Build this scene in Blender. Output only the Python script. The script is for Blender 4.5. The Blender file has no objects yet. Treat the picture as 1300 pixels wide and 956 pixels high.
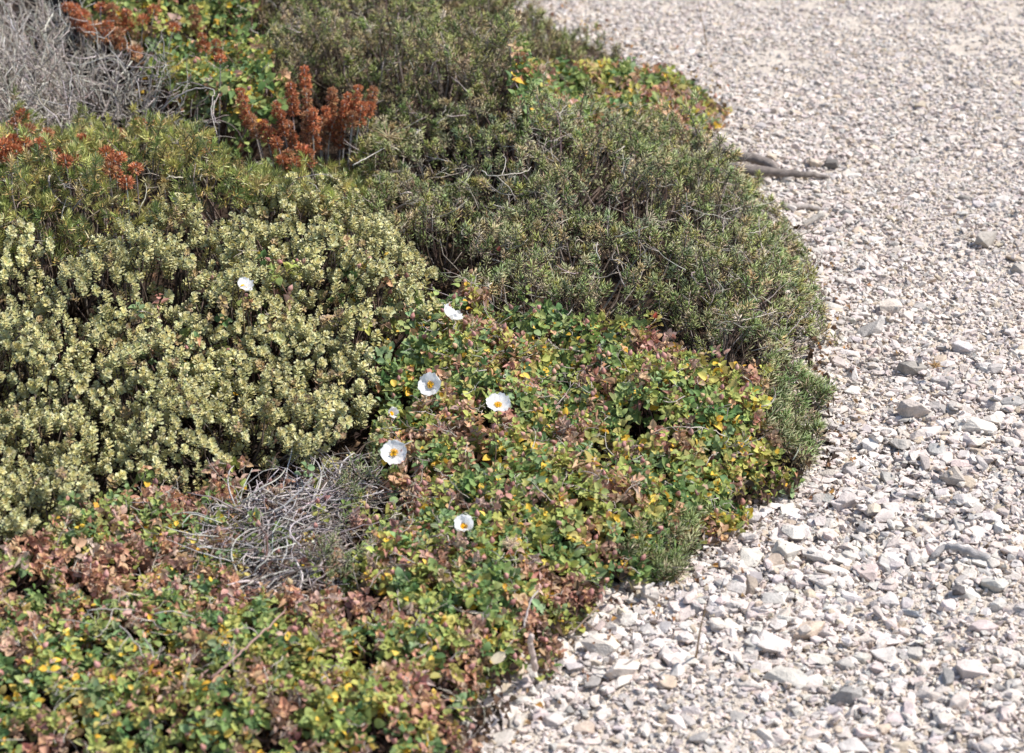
import bpy, bmesh, math
import numpy as np
from mathutils import Vector, Matrix

rng = np.random.default_rng(11)
R = math.radians
scene = bpy.context.scene
COL = scene.collection

# ------------------------------------------------------------------ camera geometry
CAM_H, PITCH, LENS = 1.70, R(26.0), 85.0
FPX = LENS / 36.0 * 1300.0
RIGHT = np.array([1.0, 0, 0])
FWD = np.array([0, math.cos(PITCH), -math.sin(PITCH)])
UP = np.array([0, math.sin(PITCH), math.cos(PITCH)])
CAMP = np.array([0, 0, CAM_H])


def unproj(px, py, z=0.0):
    """ground point (height z) seen at a place of the 1300-wide picture"""
    px = np.asarray(px, float); py = np.asarray(py, float)
    d = RIGHT * ((px - 650) / FPX)[..., None] + UP * ((433 - py) / FPX)[..., None] + FWD
    t = (np.asarray(z) - CAM_H) / d[..., 2]
    return CAMP + d * t[..., None]


# ------------------------------------------------------------------ noise, polygons
_tab = np.random.default_rng(3).random((256, 256))


def vnoise(x, y, s, seed=0):
    x = np.asarray(x) / s + seed * 17.3 + 500; y = np.asarray(y) / s + seed * 9.1 + 500
    i = np.floor(x).astype(int); j = np.floor(y).astype(int)
    u = x - i; v = y - j
    u = u * u * (3 - 2 * u); v = v * v * (3 - 2 * v)
    a = _tab[i % 256, j % 256]; b = _tab[(i + 1) % 256, j % 256]
    c = _tab[i % 256, (j + 1) % 256]; d = _tab[(i + 1) % 256, (j + 1) % 256]
    return (a * (1 - u) + b * u) * (1 - v) + (c * (1 - u) + d * u) * v


def inside(P, poly):
    x, y = P[:, 0], P[:, 1]
    r = np.zeros(len(P), bool); n = len(poly)
    for k in range(n):
        x0, y0 = poly[k]; x1, y1 = poly[(k + 1) % n]
        c = ((y0 > y) != (y1 > y))
        r ^= c & (x < (x1 - x0) * (y - y0) / (y1 - y0 + 1e-12) + x0)
    return r


def edge_dist(P, poly):
    d = np.full(len(P), 1e9); n = len(poly)
    for k in range(n):
        a = poly[k]; b = poly[(k + 1) % n] - a
        t = np.clip(((P - a) @ b) / (b @ b + 1e-12), 0, 1)
        d = np.minimum(d, np.hypot(*(P - a - t[:, None] * b).T))
    return np.where(inside(P, poly), d, -d)


def smooth(t):
    t = np.clip(t, 0, 1); return t * t * (3 - 2 * t)


# vegetation mat outline (picture places of its foot on the gravel)
VEG_PX = [(585, 1010), (600, 960), (640, 880), (690, 846), (728, 806), (760, 776), (800, 748), (850, 720), (905, 690),
          (945, 652), (1000, 622), (1050, 596), (1068, 570), (1050, 530), (1040, 470), (1046, 420), (1034, 370), (1010, 320),
          (975, 285), (940, 245), (900, 205), (908, 180), (920, 140), (884, 96), (800, 62), (740, 30), (690, 4), (640, -50),
          (560, -130), (-420, -130), (-420, 1010)]
VEG = unproj(*np.array(VEG_PX, float).T, 0.02)[:, :2]

CTRL = np.array([
    (50, 330, .22), (150, 350, .22), (250, 300, .23), (350, 350, .21), (450, 320, .20), (520, 360, .16), (100, 480, .175),
    (250, 480, .17), (400, 480, .15), (480, 450, .12), (60, 600, .13), (200, 560, .12), (350, 550, .11), (450, 550, .09),
    (-150, 500, .2), (-150, 700, .12), (-150, 850, .08), (-150, 300, .24), (-150, 100, .28),
    (360, 660, .050), (300, 640, .055), (430, 690, .05), (380, 620, .05),
    (60, 760, .08), (200, 780, .08), (330, 800, .08), (100, 850, .08), (250, 720, .065), (100, 950, .08), (350, 940, .08),
    (560, 450, .11), (540, 540, .10), (620, 560, .09), (700, 500, .06), (700, 420, .12), (800, 450, .12), (900, 500, .11),
    (950, 560, .09), (800, 560, .10), (700, 620, .10), (600, 680, .09), (500, 700, .08), (500, 800, .08), (650, 760, .08),
    (800, 660, .08), (600, 850, .07), (500, 940, .08),
    (515, 312, .045), (540, 322, .05), (560, 180, .25), (650, 160, .25), (650, 240, .24), (640, 330, .11), (560, 268, .14), (640, 292, .14), (495, 262, .15), (600, 310, .08), (750, 180, .235), (750, 280, .22),
    (750, 350, .14), (850, 190, .175), (850, 300, .22), (900, 400, .17), (950, 250, .19), (980, 330, .21), (1010, 420, .17),
    (1000, 500, .11), (1020, 560, .07), (480, 240, .2),
    (60, 210, .25), (200, 200, .25), (330, 220, .25), (420, 240, .24),
    (390, 150, .17), (60, 80, .18), (180, 120, .18), (0, 130, .2),
    (200, 30, .2), (290, 90, .15), (400, 40, .26), (560, 40, .26), (640, 20, .15), (680, 60, .13), (760, 90, .09), (850, 112, .08), (890, 130, .08), (720, 84, .09),
    (300, -60, .25), (480, -70, .22), (420, -130, .2), (200, -110, .2)], float)
CTRL_XY = unproj(CTRL[:, 0], CTRL[:, 1], CTRL[:, 2])[:, :2]


def height(P):
    """height of the top of the vegetation over the ground"""
    P = np.asarray(P)[:, :2]
    d2 = ((P[:, None, :] - CTRL_XY[None]) ** 2).sum(-1)
    w = np.exp(-d2 / (2 * 0.11 ** 2)) + 1e-5 / (d2 + .01)
    z = (w * CTRL[:, 2]).sum(1) / w.sum(1)
    ef = .22 + .78 * smooth(edge_dist(P, VEG) / 0.13)
    n = (vnoise(P[:, 0], P[:, 1], .13, 1) - .5) * .5 + (vnoise(P[:, 0], P[:, 1], .06, 2) - .5) * .42
    return z * ef * (1 + n * .62)


def lift(px, py):
    """world points of the vegetation top seen at picture places"""
    px = np.asarray(px, float); py = np.asarray(py, float)
    z = np.full(px.shape, .1)
    for _ in range(12):
        P = unproj(px, py, z)
        z = .5 * z + .5 * height(P)
    return unproj(px, py, z)


def poly_px(pts):
    return lift(*np.array(pts, float).T)[:, :2]


def hexgrid(poly, s, jit=.45, edge=.02, seed=0):
    lo = poly.min(0) - edge * 2; hi = poly.max(0) + edge * 2
    xs = np.arange(lo[0], hi[0], s); ys = np.arange(lo[1], hi[1], s * .866)
    X, Y = np.meshgrid(xs, ys); X = X + (np.arange(len(ys)) % 2)[:, None] * s * .5
    P = np.stack([X.ravel(), Y.ravel()], 1) + rng.normal(0, 1, (X.size, 2)) * s * jit
    Q = P + edge * 2.5 * np.stack([vnoise(P[:, 0], P[:, 1], .07, seed + 5) - .5, vnoise(P[:, 0], P[:, 1], .07, seed + 6) - .5], 1)
    return P[inside(Q, poly)]


def normals(P, e=.025):
    hx = (height(P + [e, 0]) - height(P - [e, 0])) / (2 * e)
    hy = (height(P + [0, e]) - height(P - [0, e])) / (2 * e)
    return np.stack([-hx, -hy, np.ones(len(P))], 1)


def unit(v):
    return v / np.maximum(np.linalg.norm(v, axis=-1, keepdims=True), 1e-9)


def lin(c):
    c = np.asarray(c, float) / 255.
    return np.where(c <= .04045, c / 12.92, ((c + .055) / 1.055) ** 2.4)


# ------------------------------------------------------------------ mesh helpers
class MB:
    """collects vertices, faces and a colour per vertex, then links ONE mesh object"""
    def __init__(s): s.V = []; s.C = []; s.F = {}; s.n = 0

    def add(s, V, faces, C):
        V = np.asarray(V, float).reshape(-1, 3)
        C = np.broadcast_to(np.asarray(C, float), V.shape)
        s.V.append(V); s.C.append(C)
        for f in faces:
            f = np.asarray(f, int)
            if f.size: s.F.setdefault(f.shape[1], []).append(f + s.n)
        s.n += len(V)

    def mesh(s, name, mat, sm=True):
        V = np.concatenate(s.V); C = np.concatenate(s.C)
        me = bpy.data.meshes.new(name)
        loops = []; start = []; tot = 0
        for k, fl in s.F.items():
            f = np.concatenate(fl); loops.append(f.ravel())
            start.append(tot + np.arange(len(f)) * k); tot += f.size
        loops = np.concatenate(loops).astype(np.int32); start = np.concatenate(start).astype(np.int32)
        me.vertices.add(len(V)); me.vertices.foreach_set('co', V.astype(np.float32).ravel())
        me.loops.add(len(loops)); me.loops.foreach_set('vertex_index', loops)
        me.polygons.add(len(start)); me.polygons.foreach_set('loop_start', start)
        me.polygons.foreach_set('use_smooth', np.full(len(start), sm, bool))
        at = me.attributes.new('tint', 'FLOAT_COLOR', 'POINT')
        at.data.foreach_set('color', np.concatenate([C, np.ones((len(C), 1))], 1).astype(np.float32).ravel())
        me.update(calc_edges=True); me.validate()
        me.materials.append(mat)
        return me

    def build(s, name, mat, parent=None, sm=True, origin=None):
        if origin is not None:
            s.V = [np.concatenate(s.V) - np.asarray(origin, float)]; s.C = [np.concatenate(s.C)]
        o = bpy.data.objects.new(name, s.mesh(name, mat, sm)); COL.objects.link(o)
        if parent is not None: o.parent = parent
        if origin is not None and parent is None: o.location = origin
        return o


def tag(o, label=None, cat=None, group=None, kind=None):
    if label: o['label'] = label
    if cat: o['category'] = cat
    if group: o['group'] = group
    if kind: o['kind'] = kind
    return o


def empty(name, loc, label, cat, group=None):
    o = bpy.data.objects.new(name, None); COL.objects.link(o)
    o.location = loc; o.empty_display_size = .02
    return tag(o, label, cat, group)


def inst(mb, tmpl, P, M, S, C, grad=None):
    """copies of a template (verts, faces): P (N,3), M (N,3,3) columns = local axes, S scale, C colours"""
    tv, tf = tmpl; N = len(P)
    if N == 0: return
    S = np.asarray(S, float)
    if S.ndim == 1: S = S[:, None]
    L = tv[None] * S[:, None, :]
    V = np.einsum('nij,nkj->nki', M, L) + P[:, None]
    k = len(tv); off = (np.arange(N) * k)[:, None, None]
    faces = [(f[None] + off).reshape(-1, f.shape[1]) for f in tf]
    C = np.asarray(C)[:, None, :]
    Cv = np.broadcast_to(C, (N, k, 3))
    if grad is not None: Cv = Cv * grad[None]
    mb.add(V.reshape(-1, 3), faces, Cv.reshape(-1, 3))


def frames(D, Nrm):
    """columns x, y=D (along), z~Nrm"""
    y = unit(D); x = unit(np.cross(y, Nrm)); z = np.cross(x, y)
    return np.stack([x, y, z], -1)


def ortho(a):
    h = np.where(np.abs(a[..., 2:3]) < .9, np.array([0, 0, 1.]), np.array([1., 0, 0]))
    u = unit(np.cross(a, h)); return u, np.cross(a, u)


def tubes(mb, P, rad, C, sides=5):
    """P (N,K,3), rad (N,K), C (N,3)"""
    P = np.asarray(P, float)
    N, K, _ = P.shape
    T = unit(np.gradient(P, axis=1)); u, v = ortho(T)
    a = np.arange(sides) * 2 * math.pi / sides
    ring = P[:, :, None] + rad[:, :, None, None] * (np.cos(a)[:, None] * u[:, :, None] + np.sin(a)[:, None] * v[:, :, None])
    idx = np.arange(N * K * sides).reshape(N, K, sides)
    A = idx[:, :-1]; B = idx[:, 1:]
    f = np.stack([A, np.roll(A, -1, 2), np.roll(B, -1, 2), B], -1).reshape(-1, 4)
    caps = np.concatenate([idx[:, 0, ::-1], idx[:, -1]], 0)
    Cv = np.broadcast_to(np.asarray(C)[:, None, None, :], (N, K, sides, 3))
    mb.add(ring.reshape(-1, 3), [f, caps], Cv.reshape(-1, 3))


def bez(a, b, c, K):
    t = np.linspace(0, 1, K)[None, :, None]
    return a[:, None] * (1 - t) ** 2 + 2 * b[:, None] * t * (1 - t) + c[:, None] * t ** 2


def pick(pal, n, w=None, jit=.12):
    pal = lin(np.array(pal, float))
    w = None if w is None else np.array(w, float) / np.sum(w)
    i = rng.choice(len(pal), n, p=w)
    return pal[i] * (1 + rng.normal(0, jit, (n, 1))) * (1 + rng.normal(0, jit * .35, (n, 3)))


def blade(nu, nv, width, bend, fold, curl=0, wave=0, seed=0):
    """leaf of length 1 along +y; width is a profile function"""
    r = np.random.default_rng(seed)
    t = np.linspace(0, 1, nv); s = np.linspace(-1, 1, nu)
    T, S = np.meshgrid(t, s, indexing='ij')
    W = width(T)
    x = S * W
    z = -bend * T ** 2 + fold * np.abs(x) + curl * x ** 2 / .2 + wave * r.normal(0, 1, T.shape)
    y = T * (1 - .35 * bend * T)
    V = np.stack([x, y, z], -1).reshape(-1, 3)
    i = np.arange(nv * nu).reshape(nv, nu)
    f = np.stack([i[:-1, :-1], i[:-1, 1:], i[1:, 1:], i[1:, :-1]], -1).reshape(-1, 4)
    return V, [f]


# ------------------------------------------------------------------ materials
def mat_new(name):
    m = bpy.data.materials.new(name); m.use_nodes = True
    nt = m.node_tree; nt.nodes.clear()
    return m, nt, nt.nodes.new('ShaderNodeOutputMaterial')


def leaf_mat(name, trans=.3, rough=.55, spec=.3, nscale=260., namp=.25):
    m, nt, out = mat_new(name); N = nt.nodes.new; L = nt.links.new
    at = N('ShaderNodeAttribute'); at.attribute_name = 'tint'
    tc = N('ShaderNodeTexCoord')
    nz = N('ShaderNodeTexNoise'); nz.inputs['Scale'].default_value = nscale; nz.inputs['Detail'].default_value = 2
    L(tc.outputs['Object'], nz.inputs['Vector'])
    mr = N('ShaderNodeMapRange'); mr.inputs[3].default_value = 1 - namp; mr.inputs[4].default_value = 1 + namp
    L(nz.outputs['Fac'], mr.inputs[0])
    mx = N('ShaderNodeVectorMath'); mx.operation = 'SCALE'
    L(at.outputs['Color'], mx.inputs[0]); L(mr.outputs[0], mx.inputs['Scale'])
    pb = N('ShaderNodeBsdfPrincipled'); pb.inputs['Roughness'].default_value = rough
    pb.inputs['Specular IOR Level'].default_value = spec
    L(mx.outputs[0], pb.inputs['Base Color'])
    bp = N('ShaderNodeBump'); bp.inputs['Strength'].default_value = .25; bp.inputs['Distance'].default_value = .001
    L(nz.outputs['Fac'], bp.inputs['Height']); L(bp.outputs[0], pb.inputs['Normal'])
    tr = N('ShaderNodeBsdfTranslucent'); L(mx.outputs[0], tr.inputs['Color'])
    ms = N('ShaderNodeMixShader'); ms.inputs[0].default_value = trans
    L(pb.outputs[0], ms.inputs[1]); L(tr.outputs[0], ms.inputs[2]); L(ms.outputs[0], out.inputs['Surface'])
    return m


def solid_mat(name, rough=.85, spec=.2, nscale=120., namp=.2, bump=.4, bdist=.001, stretch=None, detail=6, fine=900., famp=.1):
    m, nt, out = mat_new(name); N = nt.nodes.new; L = nt.links.new
    at = N('ShaderNodeAttribute'); at.attribute_name = 'tint'
    tc = N('ShaderNodeTexCoord'); src = tc.outputs['Object']
    nz = N('ShaderNodeTexNoise'); nz.inputs['Scale'].default_value = nscale; nz.inputs['Detail'].default_value = detail
    L(src, nz.inputs['Vector'])
    n2 = N('ShaderNodeTexNoise'); n2.inputs['Scale'].default_value = fine; n2.inputs['Detail'].default_value = 3
    L(src, n2.inputs['Vector'])
    mr = N('ShaderNodeMapRange'); mr.inputs[1].default_value = .3; mr.inputs[2].default_value = .7
    mr.inputs[3].default_value = 1 - namp; mr.inputs[4].default_value = 1 + namp
    L(nz.outputs['Fac'], mr.inputs[0])
    mr2 = N('ShaderNodeMapRange'); mr2.inputs[1].default_value = .3; mr2.inputs[2].default_value = .7
    mr2.inputs[3].default_value = 1 - famp; mr2.inputs[4].default_value = 1 + famp
    L(n2.outputs['Fac'], mr2.inputs[0])
    mu = N('ShaderNodeMath'); mu.operation = 'MULTIPLY'; L(mr.outputs[0], mu.inputs[0]); L(mr2.outputs[0], mu.inputs[1])
    mx = N('ShaderNodeVectorMath'); mx.operation = 'SCALE'
    L(at.outputs['Color'], mx.inputs[0]); L(mu.outputs[0], mx.inputs['Scale'])
    pb = N('ShaderNodeBsdfPrincipled'); pb.inputs['Roughness'].default_value = rough
    pb.inputs['Specular IOR Level'].default_value = spec
    L(mx.outputs[0], pb.inputs['Base Color'])
    ad = N('ShaderNodeMath'); ad.operation = 'ADD'; L(nz.outputs['Fac'], ad.inputs[0]); L(n2.outputs['Fac'], ad.inputs[1])
    bp = N('ShaderNodeBump'); bp.inputs['Strength'].default_value = bump; bp.inputs['Distance'].default_value = bdist
    L(ad.outputs[0], bp.inputs['Height']); L(bp.outputs[0], pb.inputs['Normal'])
    L(pb.outputs[0], out.inputs['Surface'])
    return m


M_LEAF = leaf_mat('rockrose_leaf', .28, .6, .25)
M_ROS = leaf_mat('rosette_leaf', .22, .6, .3)
M_NEED = leaf_mat('needle_leaf', .18, .38, .5, namp=.15)
M_DRY = leaf_mat('dry_bract', .2, .9, .1)
M_PETAL = leaf_mat('white_petal', .5, .6, .2, 140., .04)
M_TWIG = solid_mat('grey_bark', .9, .15, 300., .25, .5, .0006)
M_ROOT = solid_mat('root_bark', .9, .15, 90., .3, .8, .002)
M_STONE = solid_mat('limestone', .9, .2, 70., .17, .6, .0024, famp=.13, fine=380.)
M_POLLEN = solid_mat('stamen', .7, .2, 400., .1, .2)

# ------------------------------------------------------------------ ground sheet
GX = np.concatenate([[-260, -60, -15, -5], np.arange(-2.4, 3.0, .03), [5, 15, 60, 260]])
GY = np.concatenate([[-60, -15, -4, 0], np.arange(1.2, 7.6, .03), [9, 14, 30, 90, 400]])


def ground_z(x, y):
    return (vnoise(x, y, .5, 11) - .5) * .022 + (vnoise(x, y, .17, 12) - .5) * .010


def make_ground():
    X, Y = np.meshgrid(GX, GY, indexing='ij')
    near = np.exp(-np.maximum(0, np.hypot(X - .2, Y - 4) - 4) / 4)
    Z = ground_z(X, Y) * near
    P = np.stack([X.ravel(), Y.ravel()], 1)
    d = edge_dist(P, VEG) + (vnoise(P[:, 0], P[:, 1], .05, 9) - .5) * .05
    soil = smooth((d + .01) / .05)[:, None]
    C = lin([206, 193, 178]) * (1 - soil) + lin([64, 52, 43]) * soil
    mb = MB(); i = np.arange(X.size).reshape(X.shape)
    f = np.stack([i[:-1, :-1], i[1:, :-1], i[1:, 1:], i[:-1, 1:]], -1).reshape(-1, 4)
    mb.add(np.stack([X, Y, Z], -1), [f], C)
    m = solid_mat('grit_ground', .95, .1, 40., .12, 1., .006, famp=.22, fine=330.)
    o = mb.build('ground', m); tag(o, kind='structure')
    return o


make_ground()

# ------------------------------------------------------------------ stones
def stone_template(seed, npts=14, flat=(1, .75, .5), bevel=.05, rough=0.):
    r = np.random.default_rng(seed)
    bm = bmesh.new()
    p = unit(r.normal(0, 1, (npts, 3))) * (r.uniform(.72, 1.0, (npts, 1)))
    p[:, 2] = np.clip(p[:, 2], -.72, .72 * r.uniform(.7, 1.1))
    for q in p: bm.verts.new(q)
    bmesh.ops.convex_hull(bm, input=bm.verts)
    bmesh.ops.delete(bm, geom=[v for v in bm.verts if not v.link_faces], context='VERTS')
    bmesh.ops.dissolve_limit(bm, angle_limit=R(16), verts=bm.verts, edges=bm.edges)
    if bevel:
        bmesh.ops.bevel(bm, geom=list(bm.edges), offset=bevel, segments=1, affect='EDGES', clamp_overlap=True)
    bmesh.ops.triangulate(bm, faces=bm.faces)
    if rough:
        bmesh.ops.subdivide_edges(bm, edges=bm.edges, cuts=2, use_grid_fill=True)
        bm.normal_update()
        from mathutils import noise
        off = Vector((seed * 1.7, seed * .3, 0))
        mv = [(v, v.normal * (noise.fractal(v.co * 2.6 + off, .8, 2.1, 4) * rough)) for v in bm.verts]
        for v, d in mv: v.co += d
        bmesh.ops.triangulate(bm, faces=bm.faces)
    bm.verts.index_update()
    V = np.array([v.co[:] for v in bm.verts]); F = np.array([[v.index for v in f.verts] for f in bm.faces])
    bm.free()
    V -= (V.max(0) + V.min(0)) / 2
    V /= np.abs(V).max(0)
    return V * np.array(flat), [F]


ST_BIG = [stone_template(100 + k, 13 + k % 6, (1, rng.uniform(.55, .88), rng.uniform(.30, .58)), .045) for k in range(40)]
ST_SMALL = [stone_template(300 + k, 9, (1, rng.uniform(.65, .95), rng.uniform(.45, .8)), 0) for k in range(30)]

RES = .003
HX0, HY0, HX1, HY1 = -.75, 1.9, 2.7, 7.0
hf = ground_z(*np.meshgrid(np.arange(HX0, HX1, RES), np.arange(HY0, HY1, RES), indexing='ij'))


def rot_zyx(n, tilt):
    yaw = rng.uniform(0, 2 * math.pi, n); ax = rng.uniform(0, 2 * math.pi, n)
    t = np.abs(rng.normal(0, tilt, n)); k = np.stack([np.cos(ax), np.sin(ax), np.zeros(n)], 1)
    K = np.zeros((n, 3, 3)); K[:, 0, 2] = k[:, 1]; K[:, 1, 2] = -k[:, 0]; K[:, 2, 0] = -k[:, 1]; K[:, 2, 1] = k[:, 0]
    T = np.eye(3) + np.sin(t)[:, None, None] * K + (1 - np.cos(t))[:, None, None] * (K @ K)
    Z = np.zeros((n, 3, 3)); Z[:, 0, 0] = np.cos(yaw); Z[:, 0, 1] = -np.sin(yaw); Z[:, 1, 0] = np.sin(yaw); Z[:, 1, 1] = np.cos(yaw); Z[:, 2, 2] = 1
    return T @ Z


def drop(x, y, V, pct=50, embed=.18):
    """height of the centre of a stone (rotated, scaled vertices V) let down on what lies there; raises the pile"""
    lo = V.min(0); hi = V.max(0)
    i0 = int((x + lo[0] - HX0) / RES); i1 = int((x + hi[0] - HX0) / RES) + 2
    j0 = int((y + lo[1] - HY0) / RES); j1 = int((y + hi[1] - HY0) / RES) + 2
    if i0 < 0 or j0 < 0 or i1 >= hf.shape[0] or j1 >= hf.shape[1]: return None
    p = hf[i0:i1, j0:j1]
    u = (np.arange(i0, i1) - i0) / max(1, i1 - i0 - 1) * 2 - 1; v = (np.arange(j0, j1) - j0) / max(1, j1 - j0 - 1) * 2 - 1
    r2 = u[:, None] ** 2 + v[None] ** 2; m = r2 < .8
    if not m.any(): m = r2 < 9
    hgt = hi[2] - lo[2]
    base = np.percentile(p[m], pct) - embed * hgt
    top = base + hgt * np.sqrt(np.clip(1 - r2, 0, 1))
    p[:] = np.where(r2 < 1, np.maximum(p, top), p)
    return base - lo[2]


def stone_cols(n):
    # pigment of pale limestone: creamy white, pinkish, grey and some tan pieces
    return pick([(226, 219, 215), (219, 208, 204), (205, 200, 199), (230, 225, 223), (210, 196, 180), (178, 175, 175)], n,
                [5, 4, 2.0, 4, 1.3, .5], .045) * rng.normal(1, .055, (n, 1)) * [.755, .715, .660]


GRAV = unproj(np.array([560., 1560, 1560, 560]), np.array([1000., 1000, -150, -150]), 0)[:, :2]


def gravel_points(n):
    out = []; c = 0
    while c < n:
        k = rng.uniform(0, 1, (30000, 2))
        P = np.stack([HX0 + .05 + k[:, 0] * (HX1 - HX0 - .1), HY0 + .05 + k[:, 1] * (6.3 - HY0 - .05)], 1)
        P = P[(P[:, 0] < .30 * P[:, 1] + .12) & (P[:, 0] > -.25)]
        P = P[edge_dist(P, VEG) < .05]
        out.append(P); c += len(P)
    return np.concatenate(out)[:int(n)]


# larger single stones: place, size, colour and label
SINGLES = [
    (1252, 296, 34, .8, (190, 184, 178), 'grey pointed stone with a dark left face, alone in the fine gravel at upper right', .9),
    (1035, 200, 17, 1.3, (216, 204, 190), 'small upright pale slab beyond the tip of the forked root', 1.3),
    (1055, 202, 20, .9, (128, 124, 122), 'dark grey lump of stone standing right of the small upright slab', 1.0),
    (1157, 468, 38, .8, (168, 164, 160), 'mottled grey stone just left of the small tan dried tuft', .8),
    (1160, 524, 44, .6, (208, 198, 192), 'pale elongated stone with a brownish underside below the mottled grey stone', .8),
    (1209, 602, 34, .8, (186, 178, 172), 'brownish grey wedge of stone with three clear flat faces', 1.0),
    (1190, 568, 27, .8, (190, 190, 190), 'squarish pale grey block above the three-faced wedge stone', .8),
    (1141, 562, 28, .9, (188, 184, 180), 'faceted light grey stone left of the squarish grey block', .9),
    (1284, 510, 36, .45, (178, 176, 176), 'long smooth grey stone lying near the right margin', .5),
    (1240, 536, 54, .7, (230, 223, 216), 'broad flat whitish slab below the long smooth grey stone', .45),
    (763, 818, 50, .7, (222, 214, 206), 'large angular white stone at the front edge of the brownish leaf mat', .8),
    (788, 840, 52, .5, (226, 216, 210), 'rough pinkish white stone in front of the large angular one, beside a curved twig', .7),
    (792, 774, 38, .7, (228, 222, 216), 'pale slab leaning over a dark hollow at the mat edge', .6),
    (825, 748, 26, .8, (220, 212, 206), 'small upright white block beside the low needle tuft', 1.1),
    (998, 690, 38, .85, (226, 220, 212), 'square whitish block with a broad flat top, mid gravel below the bush', .75),
    (1038, 692, 42, .4, (224, 218, 214), 'long narrow white chip lying aslant right of the square block', .5),
    (950, 730, 28, .9, (172, 160, 150), 'brown-faced peaked stone between the square block and the grass stalk', 1.0),
    (1218, 746, 18, .9, (116, 112, 114), 'small dark triangular chip below the weathered grey stick', 1.1),
    (1263, 736, 36, .8, (206, 204, 200), 'large grey white stone right of the small dark triangular chip', .8),
    (1268, 762, 22, .5, (228, 224, 220), 'upright white splinter leaning on the large grey white stone', 1.5),
    (1233, 846, 40, .9, (216, 206, 204), 'big rounded pinkish stone near the lower right corner', .9),
    (1000, 846, 62, .55, (212, 208, 202), 'wide flat grey slab, broadest of the stones in the front gravel', .45),
    (1075, 868, 42, .7, (168, 166, 166), 'grey blocky stone in front of the wide flat slab', .7),
    (1130, 388, 34, .8, (222, 212, 204), 'tan white block in the gravel right of the dark needle bush', .8),
    (1296, 330, 26, .8, (194, 188, 182), 'grey stone cut by the right margin below the grey pointed stone', .8),
    (1103, 420, 42, .4, (196, 192, 190), 'long pale chip with a dark side, nearest the dark needle bush', .8),
    (1160, 764, 28, .5, (190, 192, 196), 'bluish grey smooth chip lying in the lower right gravel', .5),
    (1225, 240, 22, .6, (160, 156, 152), 'flat dark grey chip in the pale gravel above the grey pointed stone', .5),
]

gravel_mb = MB()
single_jobs = []


def scatter_stones(templates, P, D, tilt, do_drop=True, embed=.18, pct=50):
    n = len(P); M = rot_zyx(n, tilt); C = stone_cols(n)
    ti = rng.integers(0, len(templates), n)
    st = D[:, None] * .5 * rng.uniform(.8, 1.2, (n, 3))
    ok = np.ones(n, bool); Z = np.zeros(n)
    for k in range(n):
        if do_drop:
            V = (templates[ti[k]][0] * st[k]) @ M[k].T
            z = drop(P[k, 0], P[k, 1], V, pct, embed)
            if z is None: ok[k] = False
            else: Z[k] = z
    if not do_drop:
        i = ((P[:, 0] - HX0) / RES).astype(int); j = ((P[:, 1] - HY0) / RES).astype(int)
        Z = hf[i, j] + D * .12
    for t in range(len(templates)):
        s = ok & (ti == t)
        inst(gravel_mb, templates[t], np.concatenate([P[s], Z[s, None]], 1), M[s], st[s], C[s])


def coarse(P):
    """share of coarse stone: finer in sandy patches and far away"""
    f = vnoise(P[:, 0], P[:, 1], .30, 21)
    e = np.clip(-edge_dist(P, VEG) / .5, 0, 1)
    far = np.clip((P[:, 1] - 3.6) / 2.2, 0, 1)
    return np.clip(1.02 - .35 * e - 1.3 * np.maximum(f - .5, 0) / .5 - .55 * far, .12, 1)


P = gravel_points(30000)
D = np.clip(np.exp(rng.normal(math.log(.010), .3, len(P))), .005, .016)
D *= 1 - .3 * np.clip((P[:, 1] - 3.4) / 1.6, 0, 1)
scatter_stones(ST_SMALL, P, D, .45, True, .25, 40)
P = gravel_points(46000); P = P[rng.random(len(P)) < coarse(P)]
D = np.clip(np.exp(rng.normal(math.log(.0172), .38, len(P))), .009, .040)
D *= 1.03 - .47 * np.clip((P[:, 1] - 2.9) / 2.1, 0, 1)
scatter_stones(ST_BIG, P, D, .17, True, .42, 38)

for k, (px, py, w, asp, c, lab, hz) in enumerate(SINGLES):
    q = unproj(px, py, .015); dist = np.linalg.norm(q - CAMP)
    rad = w * dist / FPX / 2 * .98
    tv, tf = stone_template(700 + k * 3, 13 + k % 5, (1, 1, 1), .03, .045)
    sc = np.array([1, max(asp, .5), min(hz, 1.2) * .78]) * rad
    yaw = rng.uniform(-.5, .5); t = rng.uniform(-.12, .12)
    M = np.array(Matrix.Rotation(yaw, 3, 'Z') @ Matrix.Rotation(t, 3, 'X'))
    V = (tv * sc) @ M.T
    z = drop(q[0], q[1], V, 30, .26)
    if z is None: z = .01
    mb = MB(); mb.add(V + [q[0], q[1], z], tf, lin(c) * [.765, .73, .675])
    o = mb.build('stone', M_STONE, None, False, origin=(q[0], q[1], z))
    tag(o, lab, 'stone', 'larger single stones on the gravel')



def box(a, r):
    c = np.pad(np.cumsum(np.cumsum(np.pad(a, r, mode='edge'), 0), 1), ((1, 0), (1, 0)))
    k = 2 * r + 1
    return (c[k:, k:] - c[:-k, k:] - c[k:, :-k] + c[:-k, :-k]) / k ** 2


hfm = box(hf, 9)
P = gravel_points(135000)
ii = ((P[:, 0] - HX0) / RES).astype(int); jj = ((P[:, 1] - HY0) / RES).astype(int)
P = P[(hf[ii, jj] < hfm[ii, jj] - .001) | (rng.random(len(P)) < .05)]
D = np.clip(np.exp(rng.normal(math.log(.0068), .35, len(P))), .003, .011)
scatter_stones(ST_SMALL, P, D, .6, False)
tag(gravel_mb.build('gravel', M_STONE, None, False), 'crushed pale limestone gravel of angular chips covering the open ground', 'gravel', None, 'stuff')


hft = box(np.maximum(hf, hfm), 6)


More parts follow.
